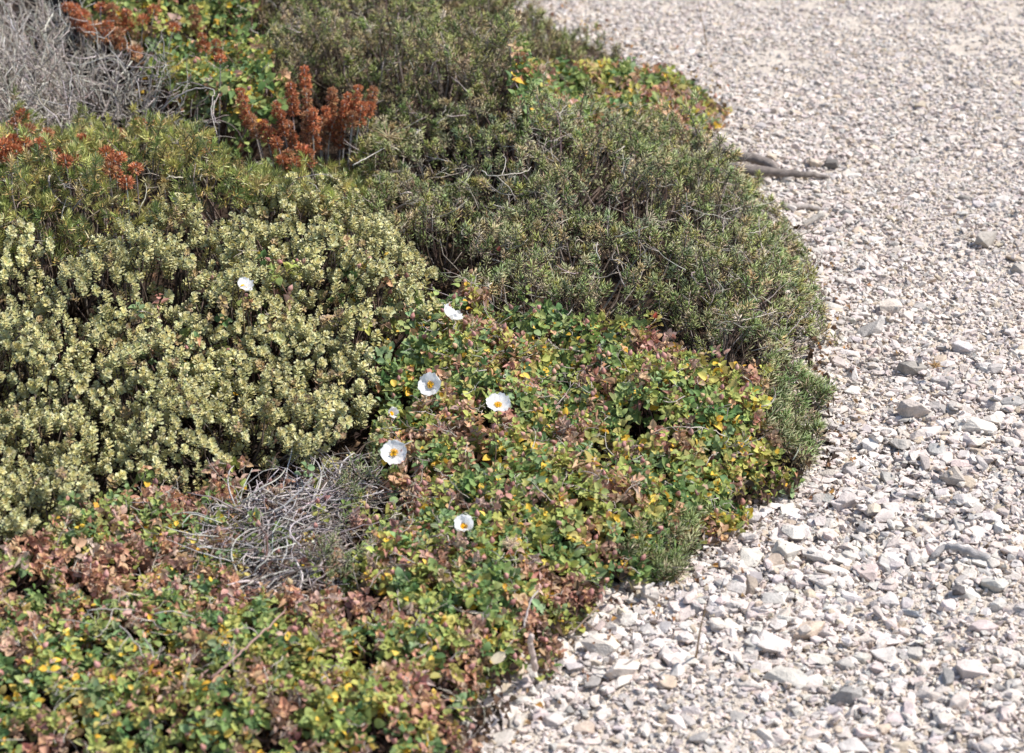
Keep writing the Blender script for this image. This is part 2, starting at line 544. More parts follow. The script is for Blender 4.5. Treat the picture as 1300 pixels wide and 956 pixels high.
def rest(px, py, dz):
    """point lying dz over the top of the gravel, seen at a picture place"""
    z = .02
    for _ in range(4):
        q = unproj(np.array(px * 1.), np.array(py * 1.), z + dz)
        i = int((q[0] - HX0) / RES); j = int((q[1] - HY0) / RES)
        if not (0 <= i < hf.shape[0] and 0 <= j < hf.shape[1]): return q
        z = float(hft[i, j])
    return unproj(np.array(px * 1.), np.array(py * 1.), z + dz)


# ------------------------------------------------------------------ leaf templates
def w_ovate(t): return .36 * np.sin(np.pi * np.clip(t, 0, 1) ** .8) ** .75 * (t < .999) + .012
def w_obov(t): return .26 * np.sin(np.pi * np.clip(t, 0, 1) ** 1.5) ** .8 + .05 * (1 - t)
def w_bract(t): return .22 * np.sin(np.pi * np.clip(t * .9 + .05, 0, 1)) + .02


LF_ROCK = [blade(5, 6, w_ovate, b, f, c, .012, k) for k, (b, f, c) in enumerate(
    [(.15, .35, 0), (.35, .2, .1), (.05, .5, 0), (.5, .15, -.1), (.25, .6, .1), (-.1, .3, .2)])]
LF_CURL = [blade(5, 6, w_ovate, b, f, c, .03, 20 + k) for k, (b, f, c) in enumerate([(.8, .6, .5), (.5, .9, .3), (.9, .3, .9), (-.4, .8, .5)])]
LF_ROS = [blade(3, 5, w_obov, b, f) for b, f in [(-.15, .45), (-.3, .35), (.1, .5), (-.05, .25)]]
NEEDLE = (np.array([(0, 0, 0), (-.5, .4, .1), (.5, .4, .1), (0, 1, 0), (0, .45, -.35)], float),
          [np.array([(0, 4, 1), (0, 2, 4), (1, 4, 3), (4, 2, 3), (0, 1, 2), (1, 3, 2)])])
NEEDLE2 = (np.array([(-.35, 0, 0), (.35, 0, 0), (-.5, .5, .02), (.5, .5, .02), (0, 1, -.06), (0, 0, .25), (0, .5, .3)], float),
           [np.array([(0, 5, 6, 2), (5, 1, 3, 6)]), np.array([(2, 6, 4), (6, 3, 4)])])


def stems(mb, tips, axes, centres, n, r0, C, zroot=.005, frac=.65):
    """woody twigs from a few root crowns up to shoot bottoms"""
    if len(tips) > n:
        s = rng.choice(len(tips), n, replace=False); tips = tips[s]; axes = axes[s]
    d = ((tips[:, None, :2] - centres[None]) ** 2).sum(-1); c = centres[d.argmin(1)]
    base = np.concatenate([tips[:, :2] + (c - tips[:, :2]) * frac * rng.uniform(.4, 1.3, (len(tips), 1)), np.full((len(tips), 1), zroot)], 1)
    mid = tips - axes * np.minimum(.08, tips[:, 2:] * .8) + rng.normal(0, .008, tips.shape)
    mid[:, 2] = np.maximum(mid[:, 2], .008)
    K = 7; P = bez(base, mid, tips, K) + rng.normal(0, .0022, (len(tips), K, 3))
    r = np.linspace(1.5, .75, K)[None] * r0 * rng.uniform(.7, 1.4, (len(tips), 1))
    tubes(mb, P, r, C(len(tips)), 4)


BARK = lambda n: pick([(112, 98, 88), (140, 128, 118), (88, 74, 64), (160, 150, 142)], n, [3, 2, 3, 1])
DARKB = lambda n: pick([(84, 72, 64), (106, 92, 82), (70, 60, 54), (136, 124, 114)], n, [3, 2, 3, 1])
GREYT = lambda n: pick([(172, 164, 160), (150, 142, 140), (190, 184, 180), (124, 114, 108)], n, [4, 3, 2, 2])
BROWNT = lambda n: pick([(118, 92, 80), (96, 76, 66), (140, 116, 104), (150, 140, 136)], n, [3, 2, 2, 1])


def litter(mb, poly, s, smul=1.):
    """dead leaves and twig bits on the soil under the plants"""
    P = hexgrid(poly, s, .6); n = len(P)
    Q = np.concatenate([P, (np.abs(rng.normal(.008, .008, n)) + .012)[:, None]], 1)
    D = unit(np.stack([rng.normal(0, 1, n), rng.normal(0, 1, n), rng.normal(0, .25, n)], 1))
    M = frames(D, np.array([0, 0, 1.]) + rng.normal(0, .4, (n, 3)))
    C = pick([(88, 70, 56), (70, 56, 46), (108, 86, 68), (60, 50, 44)], n, None, .15)
    ti = rng.integers(0, len(LF_CURL), n)
    for t in range(len(LF_CURL)):
        k = ti == t
        inst(mb, LF_CURL[t], Q[k], M[k], rng.uniform(.007, .014, k.sum()) * smul, C[k])


# ---- rosette shoots
def rosette_shoots(mb, tips, axes, size=1., nleaf=34, pal=None):
    N = len(tips)
    k = np.arange(nleaf)
    u, v = ortho(axes)
    ph = rng.uniform(0, 6.28, N)
    size = size * np.clip(rng.normal(1, .17, N), .6, 1.4)
    vig = 1 + rng.normal(0, .10, (N, 1)); old = rng.random(N) < .07
    L = rng.uniform(.020, .038, N) * size
    for kk in k:
        f = kk / (nleaf - 1)
        a = ph + kk * 2.39996
        radial = np.cos(a)[:, None] * u + np.sin(a)[:, None] * v
        op = R(18) + R(62) * min(1, f * 1.7) + rng.normal(0, .14, N)
        D = np.cos(op)[:, None] * axes + np.sin(op)[:, None] * radial
        base = tips - axes * (L * f ** 1.05)[:, None] + radial * (.0012 * size)[:, None]
        ln = (.0055 + .0055 * min(1, f * 3.2) - .0015 * f) * size * rng.uniform(.85, 1.2, N)
        nr = axes * np.sin(op)[:, None] - radial * np.cos(op)[:, None]
        M = frames(D, nr)
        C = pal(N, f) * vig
        C[old] = pick([(168, 148, 118), (150, 132, 110), (186, 164, 120)], int(old.sum()), None, .1)
        t = LF_ROS[rng.integers(0, len(LF_ROS))]
        keep = rng.random(N) > .06 + .2 * max(0, f - .6) + .35 * old
        g = np.ones((len(t[0]), 3)); g = np.array([1.08, .98, .68]) * (1 - t[0][:, 1:2]) ** 1.5 + np.array([.98, 1., 1.04]) * (1 - (1 - t[0][:, 1:2]) ** 1.5)
        inst(mb, t, base[keep], M[keep], np.stack([ln * 1.15, ln, ln], 1)[keep], C[keep], g)


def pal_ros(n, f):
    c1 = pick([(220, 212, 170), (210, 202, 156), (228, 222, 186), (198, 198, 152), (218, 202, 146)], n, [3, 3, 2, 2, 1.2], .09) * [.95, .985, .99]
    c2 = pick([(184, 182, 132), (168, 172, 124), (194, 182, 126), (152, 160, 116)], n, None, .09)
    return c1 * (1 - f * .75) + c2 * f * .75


# ---- needle sprigs
def needle_sprigs(mb, tips, axes, nn, ln, wd, L, pal, spread=(22, 62), tmpl=NEEDLE, stemc=None, tipc=None):
    N = len(tips); u, v = ortho(axes)
    ph = rng.uniform(0, 6.28, N); base_c = pal(N) * (1 + rng.normal(0, .14, (N, 1)))
    Ls = L * rng.uniform(.7, 1.3, N)
    for k in range(nn):
        f = k / max(1, nn - 1)
        a = ph + k * 2.39996 + rng.normal(0, .2, N)
        radial = np.cos(a)[:, None] * u + np.sin(a)[:, None] * v
        op = R(spread[0]) + R(spread[1] - spread[0]) * f ** .7 + rng.normal(0, .16, N)
        D = np.cos(op)[:, None] * axes + np.sin(op)[:, None] * radial
        P = tips - axes * (Ls * f)[:, None]
        l = ln * rng.uniform(.7, 1.25, N); w = wd * rng.uniform(.8, 1.25, N)
        M = frames(D, radial + rng.normal(0, .4, (N, 3)))
        C = base_c * (1 + rng.normal(0, .13, (N, 1)))
        if tipc is not None and f > .6:
            m = rng.random(N) < .45; C[m] = tipc(int(m.sum()))
        inst(mb, tmpl, P, M, np.stack([w, l, w], 1), C)
    if stemc is not None:
        tubes(mb, np.stack([tips - axes * (Ls * 1.5)[:, None], tips - axes * (Ls * .5)[:, None], tips], 1),
              np.tile(np.array([.0009, .0007, .0003]), (N, 1)), stemc(N), 3)


def tilt_axes(P, lean=1.0, jit=.3):
    nrm = normals(P); nrm[:, :2] *= lean
    return unit(unit(nrm) + rng.normal(0, jit, (len(P), 3)) * [1, 1, .4])


# ---- rockrose shoots
def rockrose_shoots(mb, P, dens_fun=None, size=1., brown=None, yellow=None):
    N = len(P); H = height(P)
    z = H * np.clip(1 - np.abs(rng.normal(0, .22, N)), .2, 1) + rng.normal(0, .004, N)
    z = np.maximum(z, .012)
    tips = np.concatenate([P, z[:, None]], 1); ax = tilt_axes(P, .8, .38)
    u, v = ortho(ax); ph = rng.uniform(0, 6.28, N)
    b = .68 * brown(P) if brown else np.full(N, .25)
    yl = yellow(P) if yellow else np.full(N, .2)
    r = .62 * vnoise(P[:, 0], P[:, 1], .042, 71) + .38 * rng.random(N)
    r = np.argsort(np.argsort(r)) / max(1, N)      # neighbours on one branch turn together
    # one pigment family per shoot: green, yellow-green, yellow, orange brown, dry brown
    fam = np.where(r < b, 3, np.where(r < b + yl * .9, 1, 0))
    r2 = rng.random(N); fam = np.where((fam == 3) & (r2 < .33), 4, fam)
    PAL = [[(140, 158, 82), (120, 146, 76), (158, 170, 94), (96, 128, 72), (134, 158, 104)],
           [(170, 178, 86), (184, 184, 84), (160, 170, 86), (180, 168, 86)],
           [(232, 190, 72), (222, 174, 66), (236, 202, 96)],
           [(206, 160, 120), (192, 142, 112), (212, 172, 132), (184, 132, 114), (198, 160, 142)],
           [(172, 140, 116), (154, 122, 102), (190, 160, 134), (196, 170, 152)]]
    shoot_c = np.zeros((N, 3))
    for fi in range(5):
        m = fam == fi
        if m.any(): shoot_c[m] = pick(PAL[fi], int(m.sum()), None, .1)
    shoot_c = .86 * shoot_c + .14 * shoot_c.mean(1, keepdims=True) * np.array([1.06, 1.0, .9])
    pairs = 4
    for k in range(pairs):
        for s in (0, 1):
            a = ph + k * (math.pi / 2) + s * math.pi + rng.normal(0, .22, N)
            radial = np.cos(a)[:, None] * u + np.sin(a)[:, None] * v
            f = k / (pairs - 1)
            op = R(30) + R(50) * f ** .6 + rng.normal(0, .25, N)
            D = np.cos(op)[:, None] * ax + np.sin(op)[:, None] * radial
            base = tips - ax * (f * .019 * size) + radial * .0018
            ln = (.0073 + .0067 * min(1, 1.8 * f)) * size * rng.uniform(.75, 1.3, N)
            nr = ax * np.sin(op)[:, None] - radial * np.cos(op)[:, None] + rng.normal(0, .18, (N, 3))
            M = frames(D, nr)
            C = shoot_c * (1 + rng.normal(0, .11, (N, 1))) * (1 + rng.normal(0, .04, (N, 3)))
            q = rng.random(N)
            ylw = (q < .03 + .07 * yl) & (fam < 3); C[ylw] = pick(PAL[2], int(ylw.sum()), None, .08)
            org = (q > 1 - .035 - .12 * b); C[org] = pick(PAL[3], int(org.sum()), None, .12)
            keep = rng.random(N) > .10
            dry = (fam >= 4) | (org & (rng.random(N) < .6)) | ((fam == 3) & (rng.random(N) < .4))
            ti = np.where(dry, 100 + rng.integers(0, len(LF_CURL), N), rng.integers(0, len(LF_ROCK), N))
            for t in np.unique(ti):
                mk = keep & (ti == t)
                tm = LF_CURL[t - 100] if t >= 100 else LF_ROCK[t]
                inst(mb, tm, base[mk], M[mk], ln[mk] * (.78 if t >= 100 else 1.), C[mk])
    return tips, ax


def field(pts):
    """smooth field over the ground from picture places: (px, py, value)"""
    A = np.array(pts, float); XY = lift(A[:, 0], A[:, 1])[:, :2]

    def f(P):
        d2 = ((P[:, None] - XY[None]) ** 2).sum(-1); w = 1 / (d2 + .004) ** 1.5
        return (w * A[:, 2]).sum(1) / w.sum(1)
    return f


brown_f = field([(60, 700, .85), (200, 700, 1.), (250, 660, 1.), (330, 740, .8), (100, 780, .65), (60, 850, .35), (250, 840, .45),
                 (420, 780, .5), (520, 720, .2), (560, 450, .18), (620, 600, .25), (690, 500, .7), (640, 820, .8), (560, 820, .45), (720, 770, .5),
                 (450, 850, .15), (800, 700, .45), (750, 600, .25), (820, 470, .12), (900, 500, .2), (960, 560, .2), (920, 610, .4),
                 (870, 440, .3), (400, 900, .3), (600, 930, .5)])
yellow_f = field([(60, 700, .1), (250, 660, .1), (100, 850, .5), (420, 850, .5), (520, 720, .4), (560, 450, .25), (620, 600, .35),
                  (640, 820, .2), (720, 700, .4), (820, 470, .25), (900, 520, .75), (960, 560, .6), (800, 600, .4), (250, 720, .15)])


def seed_pod_template():
    t = np.array([0, .12, .35, .6, .82, 1.0]); w = np.array([.05, .26, .36, .29, .15, .02]); n = 6
    a = np.arange(n) * 2 * math.pi / n
    V = []
    for tt, ww in zip(t, w):
        rr = ww * (1 + .16 * np.cos(a * 3))
        V += [(rr[i] * math.cos(a[i]), tt, rr[i] * math.sin(a[i])) for i in range(n)]
    i = np.arange(len(t) * n).reshape(len(t), n)
    f = np.stack([i[:-1], np.roll(i[:-1], -1, 1), np.roll(i[1:], -1, 1), i[1:]], -1).reshape(-1, 4)
    return np.array(V), [f]


POD = seed_pod_template()
POD_PAL = [(206, 156, 146), (212, 168, 150), (190, 138, 126), (204, 172, 136), (176, 132, 122)]
pod_meshes = []
for k in range(6):
    mb = MB(); C = pick(POD_PAL, 1, None, .08)
    inst(mb, POD, np.zeros((1, 3)), np.eye(3)[None], np.ones(1), C, (.75 + .5 * POD[0][:, 1:2]) * np.ones((1, 3)) * .93)
    tubes(mb, np.array([[(0, -.9, 0), (0.05, -.4, .05), (0, .02, 0)]]), np.full((1, 3), .055), pick([(150, 112, 92)], 1), 4)
    pod_meshes.append(mb.mesh('bud', M_LEAF))


def add_pods(root, tips, ax, n, n_single=90):
    s = rng.choice(len(tips), min(n, len(tips)), replace=False)
    order = s[np.argsort(tips[s, 1])]
    mb = MB(); rest = 0
    for c, q in enumerate(order):
        d = unit(ax[q] * .8 + rng.normal(0, .45, 3) + [0, 0, .2])
        p = tips[q] + np.array([rng.normal(0, .006), rng.normal(0, .006), rng.uniform(.002, .014)])
        l = rng.uniform(.0078, .0118)
        M = frames(d[None], rng.normal(0, 1, (1, 3)))[0]
        if c < n_single:
            o = bpy.data.objects.new('bud', pod_meshes[c % 6]); COL.objects.link(o); o.parent = root
            o.matrix_local = Matrix.Translation(Vector(p - np.array(root.location))) @ Matrix(M.tolist()).to_4x4() @ Matrix.Scale(l, 4)
        else:
            inst(mb, POD, p[None], M[None], np.array([l]), pick(POD_PAL, 1, None, .1)); rest += 1
    if rest:
        o = mb.build('buds', M_LEAF, root); o.location = -Vector(root.location); tag(o, kind='stuff')


def plant(name, poly, label, cat, group=None):
    c = poly.mean(0)
    return empty(name, (c[0], c[1], 0), label, cat, group), c


def part(mb, name, mat, root, sm=True):
    o = mb.build(name, mat, root, sm); o.location = -Vector(root.location); return o


def bare_bits(mb, P, n, L=(.02, .07), r=.0007):
    """dead grey twiglets poking through the top of a bush"""
    P = P[rng.integers(0, len(P), n)]
    s = np.concatenate([P, (height(P) * rng.uniform(.75, 1.0, n))[:, None]], 1)
    a = rng.uniform(0, 6.28, n); d = unit(np.stack([np.cos(a), np.sin(a), rng.uniform(-.1, .8, n)], 1)); l = rng.uniform(*L, n)[:, None]
    e = s + d * l; m = s + d * l * .5 + rng.normal(0, .008, (n, 3))
    C = lambda k: pick([(176, 166, 154), (190, 180, 166), (150, 138, 128)], k)
    B = bez(s, m, e, 6) + rng.normal(0, .0009, (n, 6, 3)); tubes(mb, B, np.linspace(1.3, .5, 6)[None] * r * rng.uniform(.6, 1.4, (n, 1)), C(n), 4)
    for _ in range(2):
        k = rng.integers(2, 5, n); s2 = B[np.arange(n), k]; e2 = s2 + unit(d + rng.normal(0, .6, (n, 3))) * l * rng.uniform(.25, .5, (n, 1))
        tubes(mb, bez(s2, (s2 + e2) / 2 + rng.normal(0, .003, (n, 3)), e2, 4), np.linspace(.8, .4, 4)[None] * r * np.ones((n, 1)), C(n), 4)


# ================================================================== THE PLANTS
# ---- pale rosette shrub (left)
def rosette_shrub(pts, label, spacing, gap, ncent, size=1., seed=0, group=None):
    poly = poly_px(pts)
    root, c = plant('rosette_shrub', poly, label, 'shrub', group)
    P = hexgrid(poly, spacing, .36, .03, seed)
    g = vnoise(P[:, 0], P[:, 1], .055, 31 + seed) * .6 + vnoise(P[:, 0], P[:, 1], .028, 32 + seed) * .4
    P = P[g > gap]
    H = height(P)
    cl = vnoise(P[:, 0], P[:, 1], .05, 33 + seed)
    z = H * (1 + (cl - .5) * .42) * np.clip(1 - np.abs(rng.normal(0, .09, len(P))), .5, 1) + .008
    tips = np.concatenate([P, z[:, None]], 1); ax = tilt_axes(P, .9, .22)
    mb = MB(); rosette_shoots(mb, tips, ax, size, 30, pal_ros)
    low = P[rng.random(len(P)) < .6]
    tl = np.concatenate([low + rng.normal(0, .008, low.shape), (height(low) * rng.uniform(.35, .8, len(low)))[:, None]], 1)
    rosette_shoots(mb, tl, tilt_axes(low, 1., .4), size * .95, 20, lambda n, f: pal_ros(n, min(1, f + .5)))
    part(mb, 'foliage', M_ROS, root)
    mb = MB(); cen = P[rng.choice(len(P), ncent, replace=False)]
    bot = tips - ax * .028
    stems(mb, bot, ax, cen, len(bot) // 3, .0011, DARKB, frac=.9)
    litter(mb, poly, .02)
    part(mb, 'stem', M_TWIG, root)
    return root


rosette_shrub([(-330, 320), (0, 296), (60, 290), (150, 282), (250, 262), (330, 246), (420, 238), (480, 262), (512, 300), (530, 334), (556, 360), (535, 398),
               (500, 420), (478, 445), (500, 480), (492, 530), (462, 560), (380, 572), (300, 576), (225, 575), (165, 605), (110, 625), (60, 660), (0, 660), (-330, 690)],
              'broad pale olive shrub of densely packed leaf rosettes with dark gaps between its shoots', .0150, .31, 34, .74)

# ---- yellow-green long-needled shrub (upper left)
YG = lambda n: pick([(168, 170, 98), (148, 156, 88), (186, 180, 110), (128, 140, 82), (192, 178, 122), (116, 126, 80)], n, [3, 3, 2, 2, 1.5, 1.5])
YGT = lambda n: pick([(196, 168, 110), (208, 180, 100), (170, 144, 106)], n)


def long_needle(pts, label, sp, seed=0, group=None, pal=YG):
    poly = poly_px(pts); root, c = plant('needle_shrub', poly, label, 'shrub', group)
    P = hexgrid(poly, sp, .5, .04, seed)
    g = vnoise(P[:, 0], P[:, 1], .06, 41 + seed); P = P[g > .24]
    H = height(P); n = len(P)
    z = H * (1 + (vnoise(P[:, 0], P[:, 1], .06, 42 + seed) - .5) * .45) * np.clip(1 - np.abs(rng.normal(0, .16, n)), .3, 1.) + .012
    tips = np.concatenate([P, z[:, None]], 1); ax = tilt_axes(P, .8, .42)
    mb = MB(); needle_sprigs(mb, tips, ax, 32, .0135, .0018, .022, pal, (12, 78), NEEDLE2, BARK, YGT)
    part(mb, 'foliage', M_NEED, root)
    mb = MB(); cen = P[rng.choice(n, 14, replace=False)]
    stems(mb, tips - ax * .03, ax, cen, 500, .0012, BARK); litter(mb, poly, .022); bare_bits(mb, P, 110)
    part(mb, 'stem', M_TWIG, root)
    return root


long_needle([(-330, 190), (0, 172), (60, 150), (130, 150), (190, 158), (250, 178), (300, 172), (345, 178), (420, 180), (470, 200), (470, 225), (470, 265), (430, 262), (330, 262),
             (240, 272), (150, 290), (60, 312), (0, 330), (-330, 350)],
            'yellowish green shrub with long needle leaves behind the pale rosette shrub', .0165, 1)

# ---- dark grey-green short-needled shrub (centre) and its kin
DG = lambda n: pick([(148, 162, 104), (166, 176, 120), (122, 142, 86), (184, 188, 146), (190, 174, 128), (136, 152, 114), (160, 162, 92), (204, 192, 158)], n, [3, 3, 2.5, 2, 1.6, 1.6, 1.8, 1]) * [1.05, 1.0, .91]
DGT = lambda n: pick([(192, 172, 136), (174, 150, 116), (152, 130, 104), (200, 186, 160)], n)
OL = lambda n: pick([(150, 158, 90), (160, 166, 104), (130, 144, 80), (168, 158, 112), (152, 134, 106), (120, 130, 84)], n) * [1.04, 1.0, .92]
GR = lambda n: pick([(134, 150, 90), (154, 164, 110), (110, 130, 76), (174, 174, 130), (180, 162, 124)], n, [3, 3, 2, 1.5, 1])


def short_needle(pts, label, sp, seed=0, group=None, pal=DG, gap=.40, ln=.0125, wd=.0021, nn=21, dead=.12, lowk=.35, ntw=0):
    poly = poly_px(pts); root, c = plant('needle_shrub', poly, label, 'shrub', group)
    P = hexgrid(poly, sp, .5, .03, seed)
    g = vnoise(P[:, 0], P[:, 1], .075, 51 + seed) * .55 + vnoise(P[:, 0], P[:, 1], .03, 52 + seed) * .45
    P = P[g > gap]; H = height(P); n = len(P)
    z = H * (1 + (vnoise(P[:, 0], P[:, 1], .055, 53 + seed) - .5) * .62 + (vnoise(P[:, 0], P[:, 1], .025, 55 + seed) - .5) * .16) * np.clip(1 - np.abs(rng.normal(0, .13, n)), .3, 1.) + .006
    z += (rng.random(n) < .06) * rng.uniform(.008, .026, n)
    tips = np.concatenate([P, z[:, None]], 1); ax = tilt_axes(P, .95, .36)
    dd = rng.random(n) < dead + .5 * np.maximum(0, vnoise(P[:, 0], P[:, 1], .09, 54 + seed) - .7)
    mb = MB(); needle_sprigs(mb, tips[~dd], ax[~dd], nn, ln, wd, .016, pal, (14, 80), NEEDLE, BARK, DGT)
    needle_sprigs(mb, tips[dd], ax[dd], 14, ln * .9, wd * .9, .02, DGT, (16, 65), NEEDLE, GREYT)
    low = P[rng.random(n) < lowk]
    tl = np.concatenate([low + rng.normal(0, .006, low.shape), (height(low) * rng.uniform(.4, .75, len(low)))[:, None]], 1)
    needle_sprigs(mb, tl, tilt_axes(low, 1., .5), 16, ln, wd, .02, pal, (18, 65), NEEDLE, BARK)
    part(mb, 'foliage', M_NEED, root)
    mb = MB(); cen = P[rng.choice(n, max(3, n // 160), replace=False)]
    stems(mb, tips - ax * .024, ax, cen, min(n // 3, 800), .0009, BARK, frac=.85); litter(mb, poly, .02)
    if ntw: bare_bits(mb, P, ntw)
    part(mb, 'stem', M_TWIG, root)
    return root


short_needle([(420, 172), (440, 140), (478, 116), (560, 108), (640, 118), (720, 138), (800, 146), (860, 160), (915, 200), (985, 255), (1030, 315), (1048, 375),
              (1040, 430), (1030, 470), (985, 470), (930, 440), (850, 402), (780, 392), (700, 372), (640, 345), (596, 318), (556, 298), (510, 288), (470, 252)],
             'large dark grey-green bush with short fine needles, bulging out beside the gravel', .0158, 2, ntw=300)
short_needle([(972, 470), (1036, 470), (1050, 520), (1062, 552), (1050, 580), (1016, 594), (1000, 575), (985, 545), (966, 500)],
             'narrow grassy green needle bush between the leafy mat and the gravel edge', .0125, 3, None, GR, .30, .017, .0019, 22, .05)
short_needle([(800, 670), (830, 644), (870, 648), (902, 668), (880, 692), (850, 706), (822, 716), (800, 694)],
             'small low green needle tuft at the front edge of the leafy mat', .0125, 4, None, GR, .28, .017, .0019, 22, .03)
short_needle([(405, 588), (455, 580), (478, 620), (455, 680), (470, 720), (420, 735), (400, 690), (425, 640)],
             'thin feathery green bush right of the tangle of bare grey twigs', .016, 5, None, GR, .35, .012, .0015, 18, .2)
short_needle([(170, -150), (330, -150), (460, -150), (560, -130), (640, -50), (690, 6), (735, 50), (700, 92), (640, 100), (560, 92), (480, 112), (430, 98), (350, 66), (318, 10), (280, -50)],
             'olive brown needle bush farthest back, behind the dark grey-green bush', .0175, 6, None, OL, .36, .014, .0024, 20, .12, .35, 160)
short_needle([(690, 4), (745, 28), (800, 58), (780, 74), (720, 68), (660, 50)],
             'low thin olive bush at the back beside the top of the gravel', .0165, 7, None, OL, .3, .013, .0022, 20, .12)


# ---- rockrose mats
def rockrose(pts, label, sp, seed=0, npods=0, size=1., gap=.2, brown=brown_f, yellow=yellow_f, nsingle=90, lit=.011):
    poly = poly_px(pts); root, c = plant('rockrose_shrub', poly, label, 'shrub', 'rockrose plants')
    P = hexgrid(poly, sp, .5, .03, seed)
    g = vnoise(P[:, 0], P[:, 1], .06, 61 + seed) * .55 + vnoise(P[:, 0], P[:, 1], .025, 62 + seed) * .45
    P = P[g > gap]
    mb = MB(); tips, ax = rockrose_shoots(mb, P, None, size, brown, yellow)
    litter(mb, poly, lit)
    fo = part(mb, 'foliage', M_LEAF, root)
    mb = MB(); cen = P[rng.choice(len(P), max(3, len(P) // 120), replace=False)]
    stems(mb, tips - ax * .02, ax, cen, min(len(P), 1500), .0010, BROWNT, frac=.8)
    bare_bits(mb, P, len(P) // 8, (.015, .045), .0006)
    part(mb, 'stem', M_TWIG, root)
    if npods: add_pods(root, tips, ax, npods, nsingle)
    return root, poly


MAIN_RR, _ = rockrose([(545, 356), (590, 346), (640, 358), (700, 382), (780, 402), (850, 412), (930, 450), (985, 470), (985, 505), (995, 550), (1012, 585), (1012, 608),
           (945, 640), (900, 655), (850, 640), (815, 665), (800, 690), (826, 716), (800, 738), (760, 766), (720, 800), (690, 830), (640, 870), (590, 960), (560, 1010),
           (470, 1010), (470, 760), (470, 700), (480, 620), (470, 585), (470, 550), (478, 490), (465, 440), (495, 405), (540, 385)],
          'wide leafy rockrose mat with pinkish buds, green and yellow leaves and white flowers', .0116, 1, 300, 1.0, .30)
rockrose([(-330, 740), (0, 672), (60, 666), (120, 630), (180, 604), (250, 590), (300, 590), (300, 640), (280, 700), (300, 730), (400, 742), (470, 735), (470, 760), (470, 1010), (-330, 1010)],
         'front left rockrose mat with many dry brown leaves and bare patches', .0120, 2, 120, .92, .27)
rockrose([(70, -60), (110, -140), (200, -140), (260, -80), (320, 0), (345, 50), (352, 100), (310, 128), (255, 118), (200, 80), (150, 40)],
         'back rockrose with bright green round leaves behind the grey dead shrub', .0165, 3, 20, 1.3, .25,
         lambda P: np.full(len(P), .14), lambda P: np.full(len(P), .35), 10, .02)
rockrose([(672, 78), (710, 66), (790, 68), (850, 86), (888, 100), (920, 134), (910, 176), (880, 172), (800, 150), (730, 140), (672, 116)],
         'back rockrose mat with orange and green leaves by the far gravel edge', .015, 4, 20, 1.3, .15,
         lambda P: np.full(len(P), .34), lambda P: np.full(len(P), .30), 10, .02)

# sprigs of rockrose growing up through the pale shrub
rockrose([(285, 330), (330, 322), (390, 330), (395, 360), (350, 385), (310, 395), (290, 372)],
         'sparse rockrose sprig with orange leaves growing up through the pale rosette shrub', .030, 5, 10, .95, .2,
         lambda P: np.full(len(P), .35), lambda P: np.full(len(P), .4), 10, .05)

rockrose([(160, 390), (230, 380), (300, 420), (270, 470), (200, 470), (150, 430)],
         'few green rockrose leaves low in the dark gaps amid the pale rosette shrub', .034, 6, 5, .95, .2,
         lambda P: np.full(len(P), .12), lambda P: np.full(len(P), .15), 5, .05)
rockrose([(290, 615), (390, 600), (460, 610), (440, 680), (400, 725), (320, 715), (280, 665)],
         'scattered rockrose sprigs with orange leaves growing through the grey twig tangle', .027, 7, 10, 1., .35,
         lambda P: np.full(len(P), .55), lambda P: np.full(len(P), .3), 10, .014)

rockrose([(430, 300), (500, 320), (545, 360), (520, 410), (470, 420), (430, 370)],
         'rockrose sprigs mixed into the right end of the pale rosette shrub by the dark hollow', .027, 8, 12, 1., .25,
         lambda P: np.full(len(P), .35), lambda P: np.full(len(P), .3), 12, .05)

# ---- bare grey dead shrub (top left) and the twig tangle (lower left)
def dead_shrub(pts, label, nmain, H0, nsub=11):
    poly = poly_px(pts); root, c = plant('dead_shrub', poly, label, 'dead shrub')
    P = hexgrid(poly, .02, .5, .03, 8); n = min(nmain, len(P)); P = P[rng.choice(len(P), n, replace=False)]
    tip = np.concatenate([P, (height(P) * rng.uniform(.8, 1.35, n))[:, None]], 1)
    base = np.concatenate([P * .55 + c * .45 + rng.normal(0, .05, (n, 2)), np.full((n, 1), .0)], 1)
    mid = (tip + base) / 2 + rng.normal(0, .03, (n, 3)); mid[:, 2] = tip[:, 2] * .75
    K = 9
    B = bez(base, mid, tip, K) + rng.normal(0, .005, (n, K, 3))
    mb = MB(); C = lambda k: pick([(176, 168, 158), (156, 147, 138), (198, 190, 180), (128, 116, 106)], k, [4, 3, 2, 1.5])
    tubes(mb, B, np.linspace(2.2, .8, K)[None] * .0009 * rng.uniform(.7, 1.5, (n, 1)), C(n), 5)
    for lev in range(nsub):
        k = rng.integers(3, K - 1, n); s = B[np.arange(n), k]
        d = unit(unit(B[np.arange(n), k] - B[np.arange(n), k - 1]) + rng.normal(0, .75, (n, 3)))
        ln = rng.uniform(.03, .085, n)[:, None]
        e = s + d * ln; m = s + d * ln * .5 + rng.normal(0, .017, (n, 3))
        Q = bez(s, m, e, 6) + rng.normal(0, .0016, (n, 6, 3)); Q[:, :, 2] = np.maximum(Q[:, :, 2], .01)
        tubes(mb, Q, np.linspace(1.2, .5, 6)[None] * .0008 * rng.uniform(.7, 1.4, (n, 1)), C(n), 4)
    part(mb, 'branch', M_TWIG, root)
    mb = MB(); litter(mb, poly, .022); part(mb, 'leaf_litter', M_DRY, root)
    return root


dead_shrub([(-330, -60), (0, -20), (90, -10), (120, 30), (160, 70), (225, 98), (295, 122), (318, 158), (250, 172), (180, 152), (120, 142), (60, 146), (0, 168), (-330, 190)],
           'leafless grey dead shrub of tangled branches at the upper left', 400, .3)


